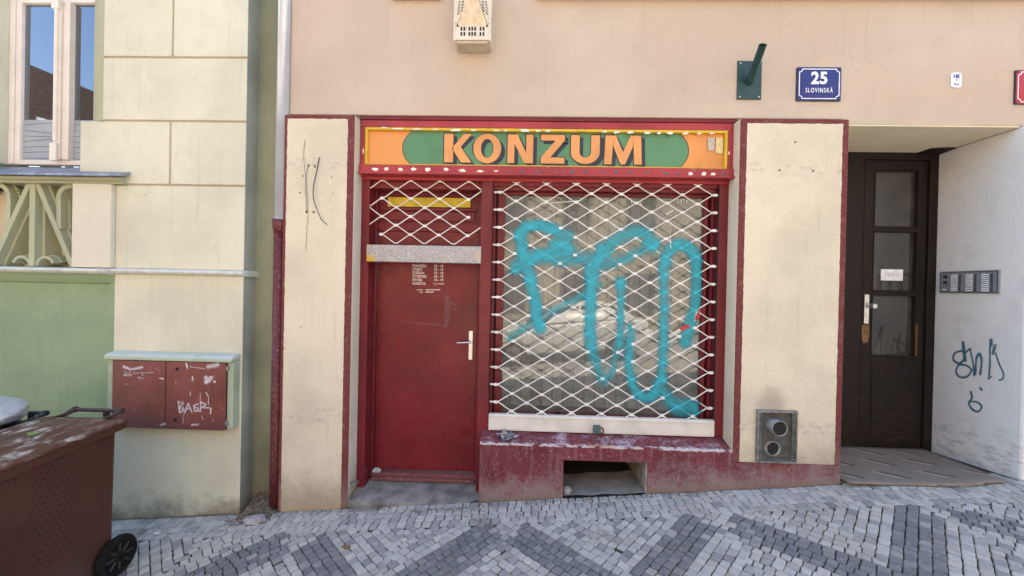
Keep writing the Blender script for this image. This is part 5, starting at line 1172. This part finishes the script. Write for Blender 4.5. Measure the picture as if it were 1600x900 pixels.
# wheel seen beside the brown bin gets a ring of spokes; bag on the lid
M = NM('white_bag_plastic'); c = M.mix(M.noise(5, 3), c4(.42, .43, .47), c4(.56, .56, .60)); m_bag = M.fin(c, .35, M.bump(M.noise(1, 4, .6, M.vscale(40, 9, 30)), .03, 1))
import bmesh
bm = bmesh.new(); bmesh.ops.create_icosphere(bm, subdivisions=4, radius=1)
for v in bm.verts:
    p = v.co.copy(); d = 1+.10*mnoise.noise(p*1.7)+.05*mnoise.noise(Vector((p.x*9, p.y*3, p.z*9))); tail = max(0, p.x)**3
    v.co = Vector((p.x*.23*d*(1+.10*tail), p.y*.19*d*(1-.35*tail), max(p.z, -.75)*.095*d*(1-.3*tail)))
me = bpy.data.meshes.new('bag'); bm.to_mesh(me); bm.free(); me.materials.append(m_bag)
for p in me.polygons: p.use_smooth = True
bag = bpy.data.objects.new('rubbish_bag', me); bag.location = (-3.36, 2.33, slope2(2.33, .008)+.078); bag.rotation_euler = (0, R(4), R(-14)); sc.collection.objects.link(bag)
tag(bag, 'full white plastic rubbish bag lying on the black bin lid at the left edge', 'rubbish bag')
lf = MB(); X_, Y_ = at(52, 649, 2.13)[0], 2.13; n = 12
lf.add([(X_+.026*math.cos(2*math.pi*k/n), Y_+.018*math.sin(2*math.pi*k/n), slope1(Y_, .016)) for k in range(n)]+[(X_+.026*math.cos(2*math.pi*k/n), Y_+.018*math.sin(2*math.pi*k/n), slope1(Y_, .012)) for k in range(n)], [tuple(range(n)), tuple(range(2*n-1, n-1, -1))]+[(k, n+k, n+(k+1) % n, (k+1) % n) for k in range(n)])
tag(lf.build('bottle_cap', simple('green_cap', c4(.14, .28, .06), .5)), 'small flat green cap lying on the brown bin lid', 'litter')

# ================================================================== houses across the street (seen only in the panes)
M = NM('roof_tiles'); c = M.mix(M.ramp(M.noise(1, 3, .6, M.vscale(8, 8, 14)), .4, .6), c4(.035, .018, .013), c4(.085, .05, .035)); m_roof = M.fin(c, .9)
m_f1 = plaster('grey_facade', c4(.28, .24, .20), 100, .001, .1); m_f2 = plaster('brown_facade', c4(.045, .032, .028), 100, .001, .1); m_f3 = plaster('ochre_facade', c4(.50, .42, .32), 100, .001, .1)
TY = 3.3+3.3+8.0
xA, zA = at(64, 108, TY); xB, zB = at(145, 142, TY)
m_farwin = simple('far_window', c4(.13, .12, .11), .3)
def facade(name, x0, x1, z1, label, mat, roofz=None):
    t_ = thing(name, ((x0+x1)/2, -8.1, g((x0+x1)/2, -8)-.1), label, 'house')
    b = MB(); b.box(x0, x1, -14, -8.1, g(x0, -8)-1, z1); b.build('wall', mat, t_)
    b = MB(); z = g((x0+x1)/2, -8)+1.0
    while z+1.6 < z1:
        x = x0+.8
        while x+1.2 < x1: b.box(x, x+1.1, -8.099, -8.06, z, z+1.55); x += 2.4
        z += 3.1
    b.build('window', m_farwin, t_)
    return t_
# ta = facade('tall_house', -27, xA-.02, 17, 'tall grey house across the street on the far left', plaster('dark_facade', c4(.07, .062, .055), 100, .001, .1))
tb = facade('gabled_house', xA-4, -9, zB-2.4, 'brown house across the street under a falling tiled roof', m_f2)
sl_ = (zB-zA)/(xB-xA); xe = -9.0
b = MB(); zE = max(zA+sl_*(xe-xA), 5.2); b.py_([(xA-4, zB-2.4), (xA+(zB-2.4-zA)/sl_, zB-2.4), (xA, zA), (xA-4, zA-sl_*4)], -13.9, -8.12); b.build('roof', m_roof, tb)
b = MB(); b.py_([(xA, zB-1.05), (xB+1, zB-1.9), (xB+1, zB-2.05), (xA, zB-1.2)], -8.11, -7.9); b.build('skylight', simple('pale_metal', c4(.5, .55, .6), .4), tb)
b = MB()
for k in range(4): b.box(xA+.30+.11*k, xA+.36+.11*k, -8.6, -8.4, zA-.5, zA+.08+.08*(k % 2))
b.build('chimney', m_dark, tb)
facade('row_house', -8.98, 7, 8.3, 'ochre plastered row house straight across the street', m_f3)
facade('corner_row_house', 7.02, 30, 9.2, 'grey plastered row house across the street at right', m_f1)

# ================================================================== parked car across the street (mirrored in the shop pane)
def parked_car(cx, cy, name, label, col):
    zg = g(cx, -3)-.14; t_ = thing(name, (cx, cy, zg), label, 'car'); sl2 = .085
    def P(x, y, z): return (cx+x, cy+y, zg+z+sl2*x)
    body_p = simple(name+'_paint', col, .25, 0, .04)
    m_g = simple('car_glass', c4(.03, .035, .04), .08)
    side = [(-2.0, .28), (-2.05, .55), (-1.98, .78), (-1.25, .92), (-.95, .95), (1.55, .98), (1.95, .90), (2.02, .6), (1.98, .28)]
    b = MB(); secs = []
    for y, k, dz in ((-.86, .94, -.02), (-.80, .985, 0), (-.4, 1, .015), (.4, 1, .015), (.80, .985, 0), (.86, .94, -.02)): secs.append([P(x*k, y, z+dz if z > .5 else z) for x, z in side])
    n = len(side); b.add([p for q in secs for p in q], [(i*n+k, i*n+(k+1) % n, (i+1)*n+(k+1) % n, (i+1)*n+k) for i in range(5) for k in range(n)]+[tuple(range(n)), tuple(range(6*n-1, 5*n-1, -1))])
    body = b.build('body', body_p, t_, bevel=.03, smooth=True)
    roof = [(-.95, .95), (-.35, 1.36), (-.05, 1.44), (.9, 1.43), (1.35, 1.30), (1.65, .98)]
    b = MB(); secs = []
    for y, k in ((-.78, 1.0), (-.60, .93), (.60, .93), (.78, 1.0)): secs.append([P(.3+(x-.3)*k if z > 1 else x, y if abs(y) > .7 else y, z if abs(y) < .7 else (z if z < 1 else .95+(z-.95)*.1)) for x, z in roof])
    n = len(roof); b.add([p for q in secs for p in q], [(i*n+k, i*n+k+1, (i+1)*n+k+1, (i+1)*n+k) for i in range(3) for k in range(n-1)]); b.build('roof', body_p, t_, smooth=True)
    b = MB()
    for s_ in (-1, 1):
        y = s_*.70; b.add([P(-.70, y*1.03, 1.02), P(.28, y*1.03, 1.03), P(.28, y*.93, 1.36), P(-.25, y*.93, 1.34)], [(0, 1, 2, 3)]); b.add([P(.34, y*1.03, 1.03), P(1.35, y*1.03, 1.04), P(1.12, y*.93, 1.32), P(.34, y*.93, 1.36)], [(0, 1, 2, 3)])
    for q in b.v: pass
    b.each('side_window', m_g, t_)
    b = MB(); b.add([P(-.97, -.62, .99), P(-.97, .62, .99), P(-.34, .55, 1.38), P(-.34, -.55, 1.38)], [(0, 1, 2, 3)]); b.build('windscreen', m_g, t_)
    for x in (-1.28, 1.22):
        for y in (-.80, .80):
            b = MB(); b.tube([P(x, y-.09, .31), P(x, y+.09, .31)], .31, 24); wl = b.build('wheel', m_tyre, t_)
            b = MB(); b.tube([P(x, y-.1, .31), P(x, y+.1, .31)], .19, 16); b.build('hub_cap', m_zinc, wl)
    b = MB()
    for y in (-.62, .62): b.box(cx-2.03, cx-1.97, cy+y-.14, cy+y+.14, zg+.60-.17, zg+.72-.17)
    b.each('headlight', m_glaze, t_)
parked_car(1.1, -3.6, 'parked_car', 'white hatchback parked at the kerb on the opposite side of the street', c4(.75, .75, .74))
parked_car(-3.9, -3.7, 'parked_car', 'rust red hatchback parked on the opposite side of the street', c4(.35, .08, .05))
